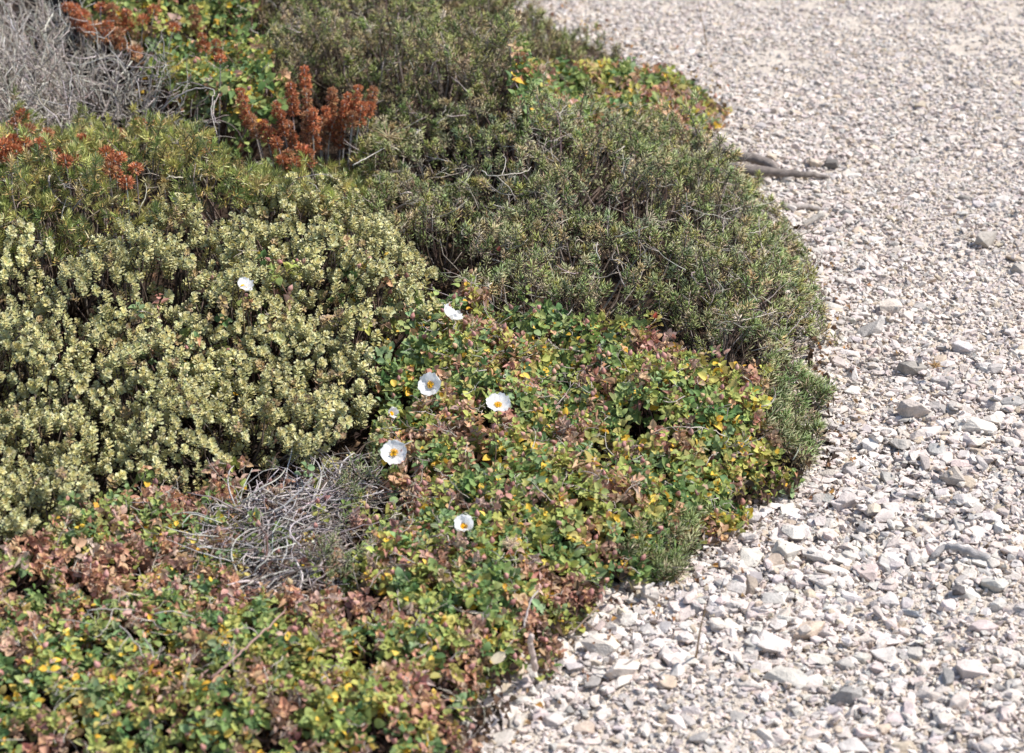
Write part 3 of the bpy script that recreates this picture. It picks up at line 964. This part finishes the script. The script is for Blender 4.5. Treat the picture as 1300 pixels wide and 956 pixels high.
def twig_tangle(pts, label, n, L=(.03, .09)):
    poly = poly_px(pts); root, c = plant('twig_tangle', poly, label, 'dead twigs')
    P = hexgrid(poly, .011, .6, .03, 9); n = min(n, len(P) * 4); P = P[rng.integers(0, len(P), n)] + rng.normal(0, .008, (n, 2))
    s = np.concatenate([P, rng.uniform(.012, .062, n)[:, None]], 1)
    a = rng.uniform(0, 6.28, n); d = np.stack([np.cos(a), np.sin(a), rng.normal(0, .32, n)], 1)
    l = rng.uniform(*L, n)[:, None]; w = unit(np.cross(d, [0, 0, 1.]) + rng.normal(0, .4, (n, 3)))
    e = s + d * l; m = s + d * l * .5 + w * l * rng.normal(0, .35, (n, 1))
    B = bez(s, m, e, 9) + rng.normal(0, .0006, (n, 9, 3)); B[:, :, 2] = np.clip(B[:, :, 2], .008, .085)
    mb = MB(); C = lambda k: pick([(172, 164, 160), (148, 139, 134), (190, 182, 178), (118, 104, 96), (98, 82, 72)], k, [3, 3, 2, 1.6, 1.4])
    tubes(mb, B, np.linspace(1.15, .55, 9)[None] * .0008 * np.exp(rng.normal(0, .42, (n, 1))), C(n), 4)
    part(mb, 'branch', M_TWIG, root)
    mb = MB(); litter(mb, poly, .012, .8); part(mb, 'leaf_litter', M_DRY, root)


twig_tangle([(255, 640), (295, 602), (380, 590), (450, 585), (475, 600), (450, 640), (435, 690), (415, 740), (330, 740), (280, 715)],
            'tangle of fine bare grey twigs in the hollow below the pale rosette shrub', 2200)
twig_tangle([(650, 490), (700, 478), (755, 492), (760, 520), (700, 530), (655, 515)],
            'small bare patch of thin brown twigs inside the leafy rockrose mat', 260, (.03, .07))


# ---- rust-coloured dried flower spikes
RUST = [(198, 134, 96), (182, 116, 82), (208, 148, 108), (160, 100, 72), (214, 166, 130)]


def whorl_ball(seed):
    mb = MB(); r = np.random.default_rng(seed); n = 90
    k = np.arange(n) + .5; zz = 1 - 2 * k / n; aa = k * 2.39996; rr = np.sqrt(1 - zz * zz)
    D = unit(np.stack([rr * np.cos(aa), rr * np.sin(aa), zz * .9 + .15], 1) + r.normal(0, .15, (n, 3)))
    M = frames(D, np.array([0, 0, 1.]) + r.normal(0, .2, (n, 3)))
    t = blade(3, 4, w_bract, -.3, .8)
    inst(mb, t, D * np.array([.55, .55, .35]), M, np.full(n, .55) * r.uniform(.8, 1.2, n), pick(RUST, n, [3, 2.5, 2, 2, 1], .14))
    V = np.concatenate(mb.V); C = np.concatenate(mb.C); F = mb.F[4]
    return V, [np.concatenate(F)], C


WB = [whorl_ball(k) for k in range(4)]


def dried_plant(label, spikes, big=.0125, group='rust brown dried flower plants', reach=14, low=999):
    """spikes: (px, py of the top, number of whorls, drop to the base in metres)"""
    A = np.array([(s[0], s[1]) for s in spikes], float)
    gp = lift(A[:, 0], np.minimum(A[:, 1] + reach, low))
    base_xy = np.array([gp[:, 0].mean(), gp[:, 1].mean()])
    root = empty('dried_flower_plant', (base_xy[0], base_xy[1], 0), label, 'plant', group)
    for (px, py, nw, zt), g0 in zip(spikes, gp):
        # stand every spike on the plant's own patch of ground: same distance as the base, small scatter
        depth = g0[1] + rng.normal(0, .012)
        d = (RIGHT * ((px - 650) / FPX) + UP * ((433 - py) / FPX) + FWD); t = depth / d[1]
        top = CAMP + d * t
        foot = np.array([base_xy[0] * .35 + top[0] * .65, depth + .01, .02])
        up = unit(top - foot)
        mb = MB()
        step = big * 1.55
        tint = rng.uniform(.85, 1.2) * (np.array([1, 1, 1.]) if rng.random() < .72 else np.array([.92, 1.15, 1.25]))
        tf = [(WB[0][0], WB[0][1])]
        for w in range(nw):
            T = WB[rng.integers(0, 4)]; s = big * (1.0 if w else .85) * rng.uniform(.88, 1.15)
            yaw = rng.uniform(0, 6.28); Mx = np.array(Matrix.Rotation(yaw, 3, 'Z'))
            mb.add((T[0] * s) @ Mx.T + (-up * step * w - up * big * .6), T[1], T[2] * tint)
        o = mb.build('flower_spike', M_DRY, root); o.location = Vector(top) - Vector(root.location)
        bz = bez(foot[None], ((foot + top) / 2 + np.array([0, 0, .03]) + rng.normal(0, .008, 3))[None], top[None], 8)
        smb = MB(); tubes(smb, bz, np.linspace(1.4, .8, 8)[None] * .0011, GREYT(1), 5)
        part(smb, 'stem', M_TWIG, root)
    return root


dried_plant('largest rust brown dried flower plant with tall whorled spikes beside the dark bush',
            [(304, 112, 5, .2), (318, 146, 3, .2), (334, 152, 3, .2), (350, 130, 2, .2), (369, 106, 4, .2), (386, 84, 3, .2), (389, 114, 3, .2), (356, 142, 3, .2), (366, 155, 3, .2),
             (388, 144, 4, .2), (398, 138, 3, .2), (422, 112, 4, .2), (414, 136, 3, .2), (408, 150, 4, .2), (434, 148, 4, .2), (426, 150, 3, .2), (442, 118, 3, .2), (455, 108, 4, .2), (474, 112, 3, .2),
             (448, 142, 2, .2), (400, 162, 3, .2), (345, 165, 3, .2), (372, 170, 2, .2), (460, 130, 3, .2), (438, 128, 2, .2), (470, 130, 2, .2)], .0102, reach=46, low=178)
dried_plant('low rust brown dried flower heads just below the largest dried flower plant',
            [(366, 190, 2, .2), (384, 186, 2, .2), (392, 190, 2, .2), (358, 198, 1, .2), (376, 202, 1, .2), (350, 176, 1, .2)], .0130)
dried_plant('rust dried flower heads in the middle of the yellowish green needle shrub',
            [(134, 188, 1, .2), (144, 198, 2, .2), (138, 208, 1, .2), (152, 194, 1, .2), (160, 226, 1, .2)], .0138)
dried_plant('rust dried flower heads leaning left in the yellowish green needle shrub',
            [(78, 188, 1, .2), (88, 180, 2, .2), (96, 186, 1, .2), (82, 198, 1, .2), (105, 172, 1, .2), (92, 196, 1, .2)], .0138)
dried_plant('small rust dried flower heads between the dead shrub and the left margin',
            [(52, 176, 1, .2), (14, 172, 2, .2), (60, 164, 1, .2), (4, 178, 2, .2), (30, 176, 1, .2), (18, 150, 1, .2), (28, 140, 1, .2), (8, 158, 1, .2), (44, 182, 1, .2), (36, 158, 1, .2), (20, 185, 1, .2)], .0138)
dried_plant('rust dried flower heads on the right part of the yellowish green needle shrub',
            [(176, 152, 1, .2), (150, 165, 1, .2), (262, 182, 1, .2), (202, 152, 1, .2), (172, 208, 1, .2)], .0138)
dried_plant('blurred rust brown flower heads behind the grey dead shrub, highest at the back',
            [(92, 6, 2, .2), (104, 14, 2, .2), (182, 20, 1, .2), (196, 8, 1, .2), (222, 30, 1, .2), (172, 60, 1, .2), (120, 28, 2, .2), (136, 26, 2, .2), (150, 36, 2, .2), (84, 4, 1, .2), (128, 4, 1, .2), (142, 6, 2, .2), (160, 12, 2, .2), (148, 48, 1, .2), (112, 34, 1, .2)], .0150)
dried_plant('single blurred rust brown spike standing in the green back rockrose',
            [(245, 8, 3, .2), (256, 42, 2, .2), (275, 50, 2, .2), (280, 70, 1, .2)], .0125, reach=25)

# ================================================================== FLOWERS
def camdir(a, b, c):
    return unit(RIGHT * a + UP * b - FWD * c)


def petal_verts(k, cup, wid, seed):
    r = np.random.default_rng(seed); nu, nv = 9, 8
    t = np.linspace(0, 1, nv); s = np.linspace(-1, 1, nu)
    T, S = np.meshgrid(t, s, indexing='ij')
    W = wid * np.sin(np.pi * (.08 + .62 * T ** .85)) * np.where(T > .82, np.sqrt(np.clip(1 - ((T - .82) / .26) ** 2, .1, 1)), 1)
    x = S * W; rad = T * (1 - .10 * S ** 2 * T) * (1 - .05 * np.cos(S * 5 + r.uniform(0, 6)) * T)
    z = cup * T ** 1.4 + .10 * S ** 2 * T + .05 * np.sin(S * 7 + T * 3 + r.uniform(0, 6)) * T + .03 * np.sin(S * 3 + T * 7 + r.uniform(0, 6)) * T + r.normal(0, .008, T.shape)
    rad = np.sqrt(np.maximum(rad ** 2 - (cup * T ** 1.4) ** 2 * .6, .0004))
    V = np.stack([x, rad, z], -1).reshape(-1, 3)
    i = np.arange(nu * nv).reshape(nv, nu)
    f = np.stack([i[:-1, :-1], i[:-1, 1:], i[1:, 1:], i[1:, :-1]], -1).reshape(-1, 4)
    yb = np.clip(1 - T.ravel() / .18, 0, 1)[:, None]
    C = lin([250, 249, 248]) * (1 - yb) + lin([236, 206, 80]) * yb
    return V, f, C


def flower(px, py, zoff, nrm, rad, cup, label, petals=5, seed=0, spread=None):
    g = lift(np.array([px * 1.]), np.array([py + 6.]))[0]
    z = g[2] + zoff
    pos = unproj(np.array(px * 1.), np.array(py * 1.), z)
    rad = rad * .92
    root = empty('rockrose_flower', tuple(pos), label, 'flower', 'white rockrose flowers')
    n = camdir(*nrm); u, v = ortho(n[None]); B = np.stack([u[0], v[0], n], -1)
    r = np.random.default_rng(seed)
    a0 = r.uniform(0, 6.28)
    for k in range(petals):
        a = a0 + k * 2 * math.pi / 5 + r.normal(0, .08)
        V, f, C = petal_verts(k, cup * r.uniform(.8, 1.2), .62 * r.uniform(.92, 1.08), seed * 10 + k)
        Rz = np.array(Matrix.Rotation(a, 3, 'Z'))
        V = (V * rad) @ Rz.T; V[:, 2] += .0006 * (k % 3)
        mb = MB(); mb.add(V @ B.T, [f], C)
        mb.build('petal', M_PETAL, root)
    mb = MB(); m = 60
    q = np.sqrt(r.random(m)); an = r.uniform(0, 6.28, m)
    tip = np.stack([q * np.cos(an) * .30 * rad, q * np.sin(an) * .30 * rad, (.22 + .10 * (1 - q)) * rad + r.normal(0, .0004, m)], 1)
    st = tip * [.25, .25, 0]
    tubes(mb, np.stack([st, (st + tip) / 2 + [0, 0, .0006], tip], 1) @ B.T, np.full((m, 3), .00022), np.tile(lin([232, 200, 70]), (m, 1)), 3)
    oc = (np.array([(1, 0, 0), (-1, 0, 0), (0, 1, 0), (0, -1, 0), (0, 0, 1), (0, 0, -1)], float),
          [np.array([(0, 2, 4), (2, 1, 4), (1, 3, 4), (3, 0, 4), (2, 0, 5), (1, 2, 5), (3, 1, 5), (0, 3, 5)])])
    inst(mb, oc, tip @ B.T, np.tile(np.eye(3), (m, 1, 1)), np.full(m, .00085), pick([(238, 178, 22), (246, 194, 40), (226, 158, 20)], m, None, .06))
    mb.build('stamens', M_POLLEN, root)
    mb = MB()
    for k in range(5):
        a = k * 2 * math.pi / 5
        D = unit(np.array([[math.cos(a), math.sin(a), .15]])) @ B.T
        inst(mb, LF_ROCK[k % 3], (-n * .0015)[None], frames(D, n[None]), np.array([rad * .5]), pick([(150, 150, 84), (170, 130, 96)], 1))
    mb.build('sepals', M_LEAF, root)
    foot = np.array([pos[0] + r.normal(0, .008), pos[1] + .012, .01]) - pos
    mb = MB(); tubes(mb, bez(np.array([foot]), np.array([[foot[0] * .4, foot[1] * .6, foot[2] * .35]]) - n * .008, np.array([-n * .0015]), 9), np.full((1, 9), .0009), pick([(140, 118, 84)], 1), 5)
    mb.build('stalk', M_LEAF, root)
    return root


flower(547, 489, .020, (-.26, .24, .92), .0195, .35, 'open white flower with its golden centre off to the lower left', 5, 3)
flower(500, 576, .016, (.0, .38, .9), .0205, .28, 'biggest wide open white flower, beside the lower tip of the pale rosette shrub', 5, 4)
flower(632, 516, .024, (.10, .72, .66), .0205, .45, 'white cup flower at the left end of the small bare twig patch', 5, 5)
flower(589, 670, .018, (.0, .58, .78), .0170, .75, 'deep cup-shaped white flower lowest in the leafy mat, above the front gravel', 5, 6)
flower(570, 403, .024, (.55, .70, .25), .0205, .55, 'white flower turned away, showing only the backs of its petals, near the dark bush', 5, 7)
flower(496, 526, .010, (.5, .3, .6), .0115, .9, 'small half hidden white flower just above the biggest open flower', 4, 8)
flower(308, 366, .030, (.5, .6, .5), .0160, .8, 'drooping bluish white flower among the pale rosettes', 4, 9)

# ================================================================== LOOSE WOOD, STALKS AND SCRAPS
def limb(mb, pts, r0, r1, c, zadd=.0, K=26, wob=.0012, sides=9, lift_z=None):
    A = np.array(pts, float)
    Q = np.array([rest(*p) if lift_z else unproj(np.array(p[0]), np.array(p[1]), p[2]) for p in A])
    t = np.linspace(0, len(Q) - 1, K); i = np.minimum(t.astype(int), len(Q) - 2); f = (t - i)[:, None]
    m = np.array([Q[max(k - 1, 0)] for k in range(len(Q))]); M2 = np.array([Q[min(k + 1, len(Q) - 1)] for k in range(len(Q))])
    tan = (M2 - m) / 2
    h00 = 2 * f ** 3 - 3 * f ** 2 + 1; h10 = f ** 3 - 2 * f ** 2 + f; h01 = -2 * f ** 3 + 3 * f ** 2; h11 = f ** 3 - f ** 2
    S = h00 * Q[i] + h10 * tan[i] + h01 * Q[i + 1] + h11 * tan[i + 1] + rng.normal(0, wob, (K, 3))
    rad = np.linspace(r0, r1, K) * (1 + rng.normal(0, .06, K)); rad[-1] *= .4
    tubes(mb, S[None], rad[None], lin(c)[None], sides)
    return S


def loose(name, label, cat, limbs, mat, group=None, partname=None):
    mb = MB(); S0 = None
    for l in limbs:
        S = limb(mb, *l); S0 = S if S0 is None else S0
    return tag(mb.build(name, mat, None, True, origin=tuple(S0[0])), label, cat, group)


G9 = (.0009, 10, True)
loose('dead_root', 'weathered grey brown forked root lying on the gravel behind the dark bush', 'root',
      [([(862, 160, .03), (885, 172, .028), (910, 186, .022), (935, 198, .022), (955, 200, .022), (972, 206, .017), (986, 216, .011)], .0098, .0090, (134, 124, 117), 0, 30) + G9,
       ([(895, 209, .012), (925, 213, .012), (950, 216, .012), (985, 219, .011), (1015, 221, .009), (1038, 223, .005), (1054, 227, -.002)],     .0132, .0030, (126, 116, 109), 0, 34) + G9], M_ROOT)
loose('dry_stick', 'weathered grey crooked stick lying on the front right gravel', 'stick',
      [([(1184, 708, .002), (1198, 695, .010), (1216, 696, .012), (1236, 702, .008), (1256, 709, .000)], .0040, .0065, (170, 164, 160), 0, 24, .0009, 9, True)], M_ROOT)
loose('dry_stick', 'pale short stick on the gravel below the forked root', 'stick',
      [([(990, 262, .003), (1010, 262, .003), (1030, 263, .003), (1042, 265, .0)], .006, .004, (168, 158, 150), 0, 14, .0006, 8, True)], M_ROOT)
loose('dry_stick', 'pale broken stick end poking from gravel just below the short pale stick', 'stick',
      [([(1020, 286, -.002), (1034, 278, .008), (1048, 272, .014)], .0055, .0045, (176, 168, 158), 0, 10, .0006, 8, True)], M_ROOT)
loose('dry_stick', 'short pale upright peg of wood in the front edge of the leaf mat', 'stick',
      [([(680, 850, .02), (676, 834, .05), (674, 818, .08), (675, 806, .10)], .0042, .0034, (206, 188, 178), 0, 12, .0005, 8)], M_ROOT)
loose('bare_twig', 'thin dark twig reaching from the leaf mat out over the front stones', 'twig',
      [([(722, 806, .01), (742, 788, .022), (758, 772, .03), (772, 760, .034)], .0015, .0007, (150, 130, 116), 0, 12, .0006, 5, True),
       ([(742, 788, .022), (752, 796, .012), (760, 802, .004)], .0010, .0005, (150, 130, 116), 0, 8, .0004, 5, True)], M_TWIG)
loose('bare_twig', 'curved grey twig lying among the stones at the bottom of the mat edge', 'twig',
      [([(735, 838, .004), (752, 848, .006), (775, 848, .006), (796, 842, .006), (810, 830, .010)], .0014, .0008, (150, 140, 132), 0, 18, .0005, 6, True)], M_TWIG)
loose('bare_twig', 'whitish forked twig in the front left rockrose mat, below the brown leaves', 'twig',
      [([(106, 782, .09), (118, 774, .10), (140, 773, .102), (172, 775, .10)], .0011, .0006, (178, 166, 156), 0, 16, .0006, 6),
       ([(142, 773, .10), (140, 788, .095), (130, 802, .09), (118, 812, .085)], .0009, .0004, (172, 160, 150), 0, 12, .0006, 6)], M_TWIG)
loose('bare_twig', 'whitish twig with three prongs, centre of the front left mat', 'twig',
      [([(152, 794, .095), (164, 806, .095), (176, 822, .09), (184, 836, .085)], .0009, .0005, (178, 168, 158), 0, 12, .0006, 6),
       ([(164, 806, .095), (156, 818, .09), (150, 828, .085)], .0007, .0004, (172, 160, 150), 0, 8, .0005, 6),
       ([(196, 780, .10), (214, 776, .102), (232, 779, .10), (246, 784, .098)], .0009, .0005, (178, 168, 158), 0, 10, .0005, 6)], M_TWIG)
loose('bare_twig', 'long straight reddish twig slanting up towards the grey twig tangle', 'twig',
      [([(268, 862, .08), (290, 842, .09), (310, 824, .095), (336, 800, .095), (364, 774, .09)], .0017, .0010, (158, 128, 118), 0, 20, .0006, 6)], M_TWIG)
loose('bare_twig', 'pale bent twig rising from the leaves near the bottom of the rockrose mat', 'twig',
      [([(665, 796, .07), (670, 776, .085), (674, 762, .095), (683, 750, .10)], .0012, .0009, (186, 174, 166), 0, 14, .0004, 6)], M_TWIG)
loose('grass_stalk', 'tan dry grass stalk standing out of the front gravel', 'grass stalk',
      [([(883, 838, -.01), (886, 818, .03), (889, 800, .06), (893, 782, .09), (895, 770, .11)], .0015, .0008, (160, 138, 112), 0, 14, .0003, 5, True)], M_DRY)
loose('grass_stalk', 'blurred dry grass stalk at the far edge of the gravel', 'grass stalk',
      [([(898, 62, -.01), (894, 40, .04), (890, 20, .08), (886, 0, .12)], .0013, .0009, (160, 140, 116), 0, 12, .0003, 5, True)], M_DRY)
loose('grass_stalk', 'thin brown upright stalk in the middle of the leafy rockrose mat', 'grass stalk',
      [([(626, 626, .06), (627, 604, .10), (629, 584, .13), (630, 566, .15)], .0009, .0006, (140, 116, 100), 0, 12, .0004, 5)], M_DRY)
loose('bare_twig', 'curved bare grey branch hanging at the upper left below the needle shrub', 'twig',
      [([(62, 222, .24), (64, 240, .22), (76, 256, .20), (92, 260, .20), (104, 250, .21), (92, 226, .23)], .0019, .0011, (176, 166, 160), 0, 24, .0007, 6)], M_TWIG)
loose('bare_twig', 'arched pale branch reaching from the grey dead shrub over the back rockrose', 'twig',
      [([(205, 138, .22), (232, 118, .25), (258, 112, .26), (272, 116, .26), (268, 138, .24), (276, 172, .22)], .0013, .0006, (178, 168, 160), 0, 26, .0008, 6)], M_TWIG)
loose('bare_twig', 'forked pale dead branch lying on top of the dark grey-green bush', 'twig',
      [([(612, 216, .27), (624, 224, .275), (640, 222, .28), (660, 220, .275), (676, 212, .27)], .0011, .0005, (176, 168, 156), 0, 18, .0009, 6),
       ([(630, 224, .275), (644, 236, .26), (655, 250, .25)], .0009, .0004, (176, 168, 156), 0, 10, .0008, 6),
       ([(636, 223, .28), (642, 206, .29), (640, 196, .29)], .0008, .0004, (176, 168, 156), 0, 10, .0008, 6)], M_TWIG)
loose('bare_twig', 'thin straight pale twig at the left end of the dark grey-green bush', 'twig',
      [([(448, 210, .24), (466, 200, .25), (488, 188, .26)], .0013, .0009, (196, 186, 172), 0, 10, .0004, 6)], M_TWIG)


def dry_tuft(name, px, py, z, n, L, label, cat, pal):
    b = unproj(np.array(px * 1.), np.array(py * 1.), z)
    D = unit(np.stack([rng.normal(0, 1, n), rng.normal(0, 1, n), np.abs(rng.normal(.35, .5, n))], 1))
    l = rng.uniform(.5, 1.1, n)[:, None] * L
    s = b + rng.normal(0, .0015, (n, 3)); e = s + D * l; m = s + D * l * .5 + [0, 0, .12 * L]
    mb = MB(); tubes(mb, bez(s, m, e, 6), np.linspace(1, .4, 6)[None] * .0006 * np.ones((n, 1)), pick(pal, n), 4)
    tag(mb.build(name, M_DRY, None, True, origin=tuple(b)), label, cat)


dry_tuft('dry_grass_tuft', 492, 176, .275, 40, .034, 'star-shaped tuft of dry tan grass on the left of the dark bush', 'dry tuft', [(190, 168, 130), (170, 146, 110), (204, 186, 152)])
dry_tuft('dry_seed_head', 1187, 465, .036, 60, .013, 'small tan dried tuft caught among the stones', 'dry tuft', [(206, 172, 122), (190, 150, 100), (220, 190, 150)])
dry_tuft('dry_seed_head', 648, 692, .105, 90, .013, 'pale straw-coloured dried seed head in the leafy mat right of the cup-shaped flower', 'dry tuft', [(226, 204, 176), (210, 184, 152), (236, 220, 200)])

# fallen white petal at the very front of the mat
q = lift(np.array([622.]), np.array([846.]))[0] + np.array([0, 0, .006])
V, f, C = petal_verts(0, .35, .5, 77)
Mx = np.array(Matrix.Rotation(R(-70), 3, 'Z')); mb = MB(); mb.add((V * .021) @ Mx.T + q, [f], C * lin([240, 226, 200]) * 1.1)
tag(mb.build('fallen_petal', M_PETAL, None, True, origin=tuple(q)), 'single fallen cream petal at the front edge of the leafy mat', 'petal')

# dead leaves and crumbs fallen on the stones along the edge of the mat
P = np.stack([rng.uniform(-.2, 1.0, 60000), rng.uniform(2.0, 5.4, 60000)], 1)
d = -edge_dist(P, VEG); P = P[(d > -.02) & (rng.random(len(P)) < np.exp(-np.maximum(d, 0) / .035) * .16)]
i = ((P[:, 0] - HX0) / RES).astype(int); j = ((P[:, 1] - HY0) / RES).astype(int)
Q = np.concatenate([P, hf[i, j][:, None] + .003], 1); n = len(Q)
D = unit(np.stack([rng.normal(0, 1, n), rng.normal(0, 1, n), rng.normal(0, .3, n)], 1)); M = frames(D, np.array([0, 0, 1.]) + rng.normal(0, .5, (n, 3)))
C = pick([(150, 116, 88), (122, 94, 72), (172, 140, 108), (190, 150, 90), (104, 84, 70)], n, None, .15)
mb = MB()
for t in range(len(LF_CURL)):
    k = np.arange(n) % len(LF_CURL) == t
    inst(mb, LF_CURL[t], Q[k], M[k], rng.uniform(.004, .0095, k.sum()), C[k])
tag(mb.build('leaf_litter', M_DRY), 'small dead brown leaves fallen on the stones along the edge of the plants', 'leaf litter', None, 'stuff')

# two red leaves on the big mat
for px, py, c in [(831, 409, (178, 84, 60)), (633, 324, (120, 62, 52))]:
    q = lift(np.array([px * 1.]), np.array([py * 1.]))[0] + np.array([0, -.004, .008])
    mb = MB(); inst(mb, LF_ROCK[4], q[None], frames(camdir(.2, .9, .3)[None], camdir(0, .3, .9)[None]), np.array([.010]), lin(c)[None])
    o = part(mb, 'leaf', M_LEAF, MAIN_RR); o['label'] = 'single red leaf'

# ================================================================== LIGHT, SKY, CAMERA
SUN_AZ, SUN_EL = R(82), R(54)
w = bpy.data.worlds.new('World'); scene.world = w; w.use_nodes = True
nt = w.node_tree; bg = nt.nodes['Background']
sk = nt.nodes.new('ShaderNodeTexSky'); sk.sky_type = 'NISHITA'; sk.sun_disc = False
sk.sun_elevation = SUN_EL; sk.sun_rotation = SUN_AZ
nt.links.new(sk.outputs[0], bg.inputs['Color']); bg.inputs['Strength'].default_value = .135
sd = bpy.data.lights.new('sun', 'SUN'); sd.energy = 4.6; sd.angle = R(.53); sd.color = (1, .965, .915)
so = bpy.data.objects.new('sun', sd); COL.objects.link(so)
sv = Vector((math.sin(SUN_AZ) * math.cos(SUN_EL), math.cos(SUN_AZ) * math.cos(SUN_EL), math.sin(SUN_EL)))
so.rotation_euler = sv.to_track_quat('Z', 'Y').to_euler(); so.location = sv * 20

cd = bpy.data.cameras.new('camera'); cd.lens = LENS; cd.sensor_width = 36; cd.sensor_fit = 'HORIZONTAL'
cd.shift_y = -45 / 1300; cd.clip_start = .05; cd.clip_end = 1000
cd.dof.use_dof = True; cd.dof.aperture_fstop = 6.0
fp = unproj(np.array(650.), np.array(430.), .10)
cd.dof.focus_distance = float((fp - CAMP) @ FWD)
co = bpy.data.objects.new('camera', cd); COL.objects.link(co)
co.location = CAMP; co.rotation_euler = (math.pi / 2 - PITCH, 0, 0)
scene.camera = co

vs = scene.view_settings
vs.view_transform = 'Standard'; vs.look = 'None'; vs.exposure = 0.46; vs.gamma = 1; vs.use_curve_mapping = False
scene.cycles.max_bounces = 8; scene.cycles.transparent_max_bounces = 4
scene.render.resolution_x = 1024; scene.render.resolution_y = 753
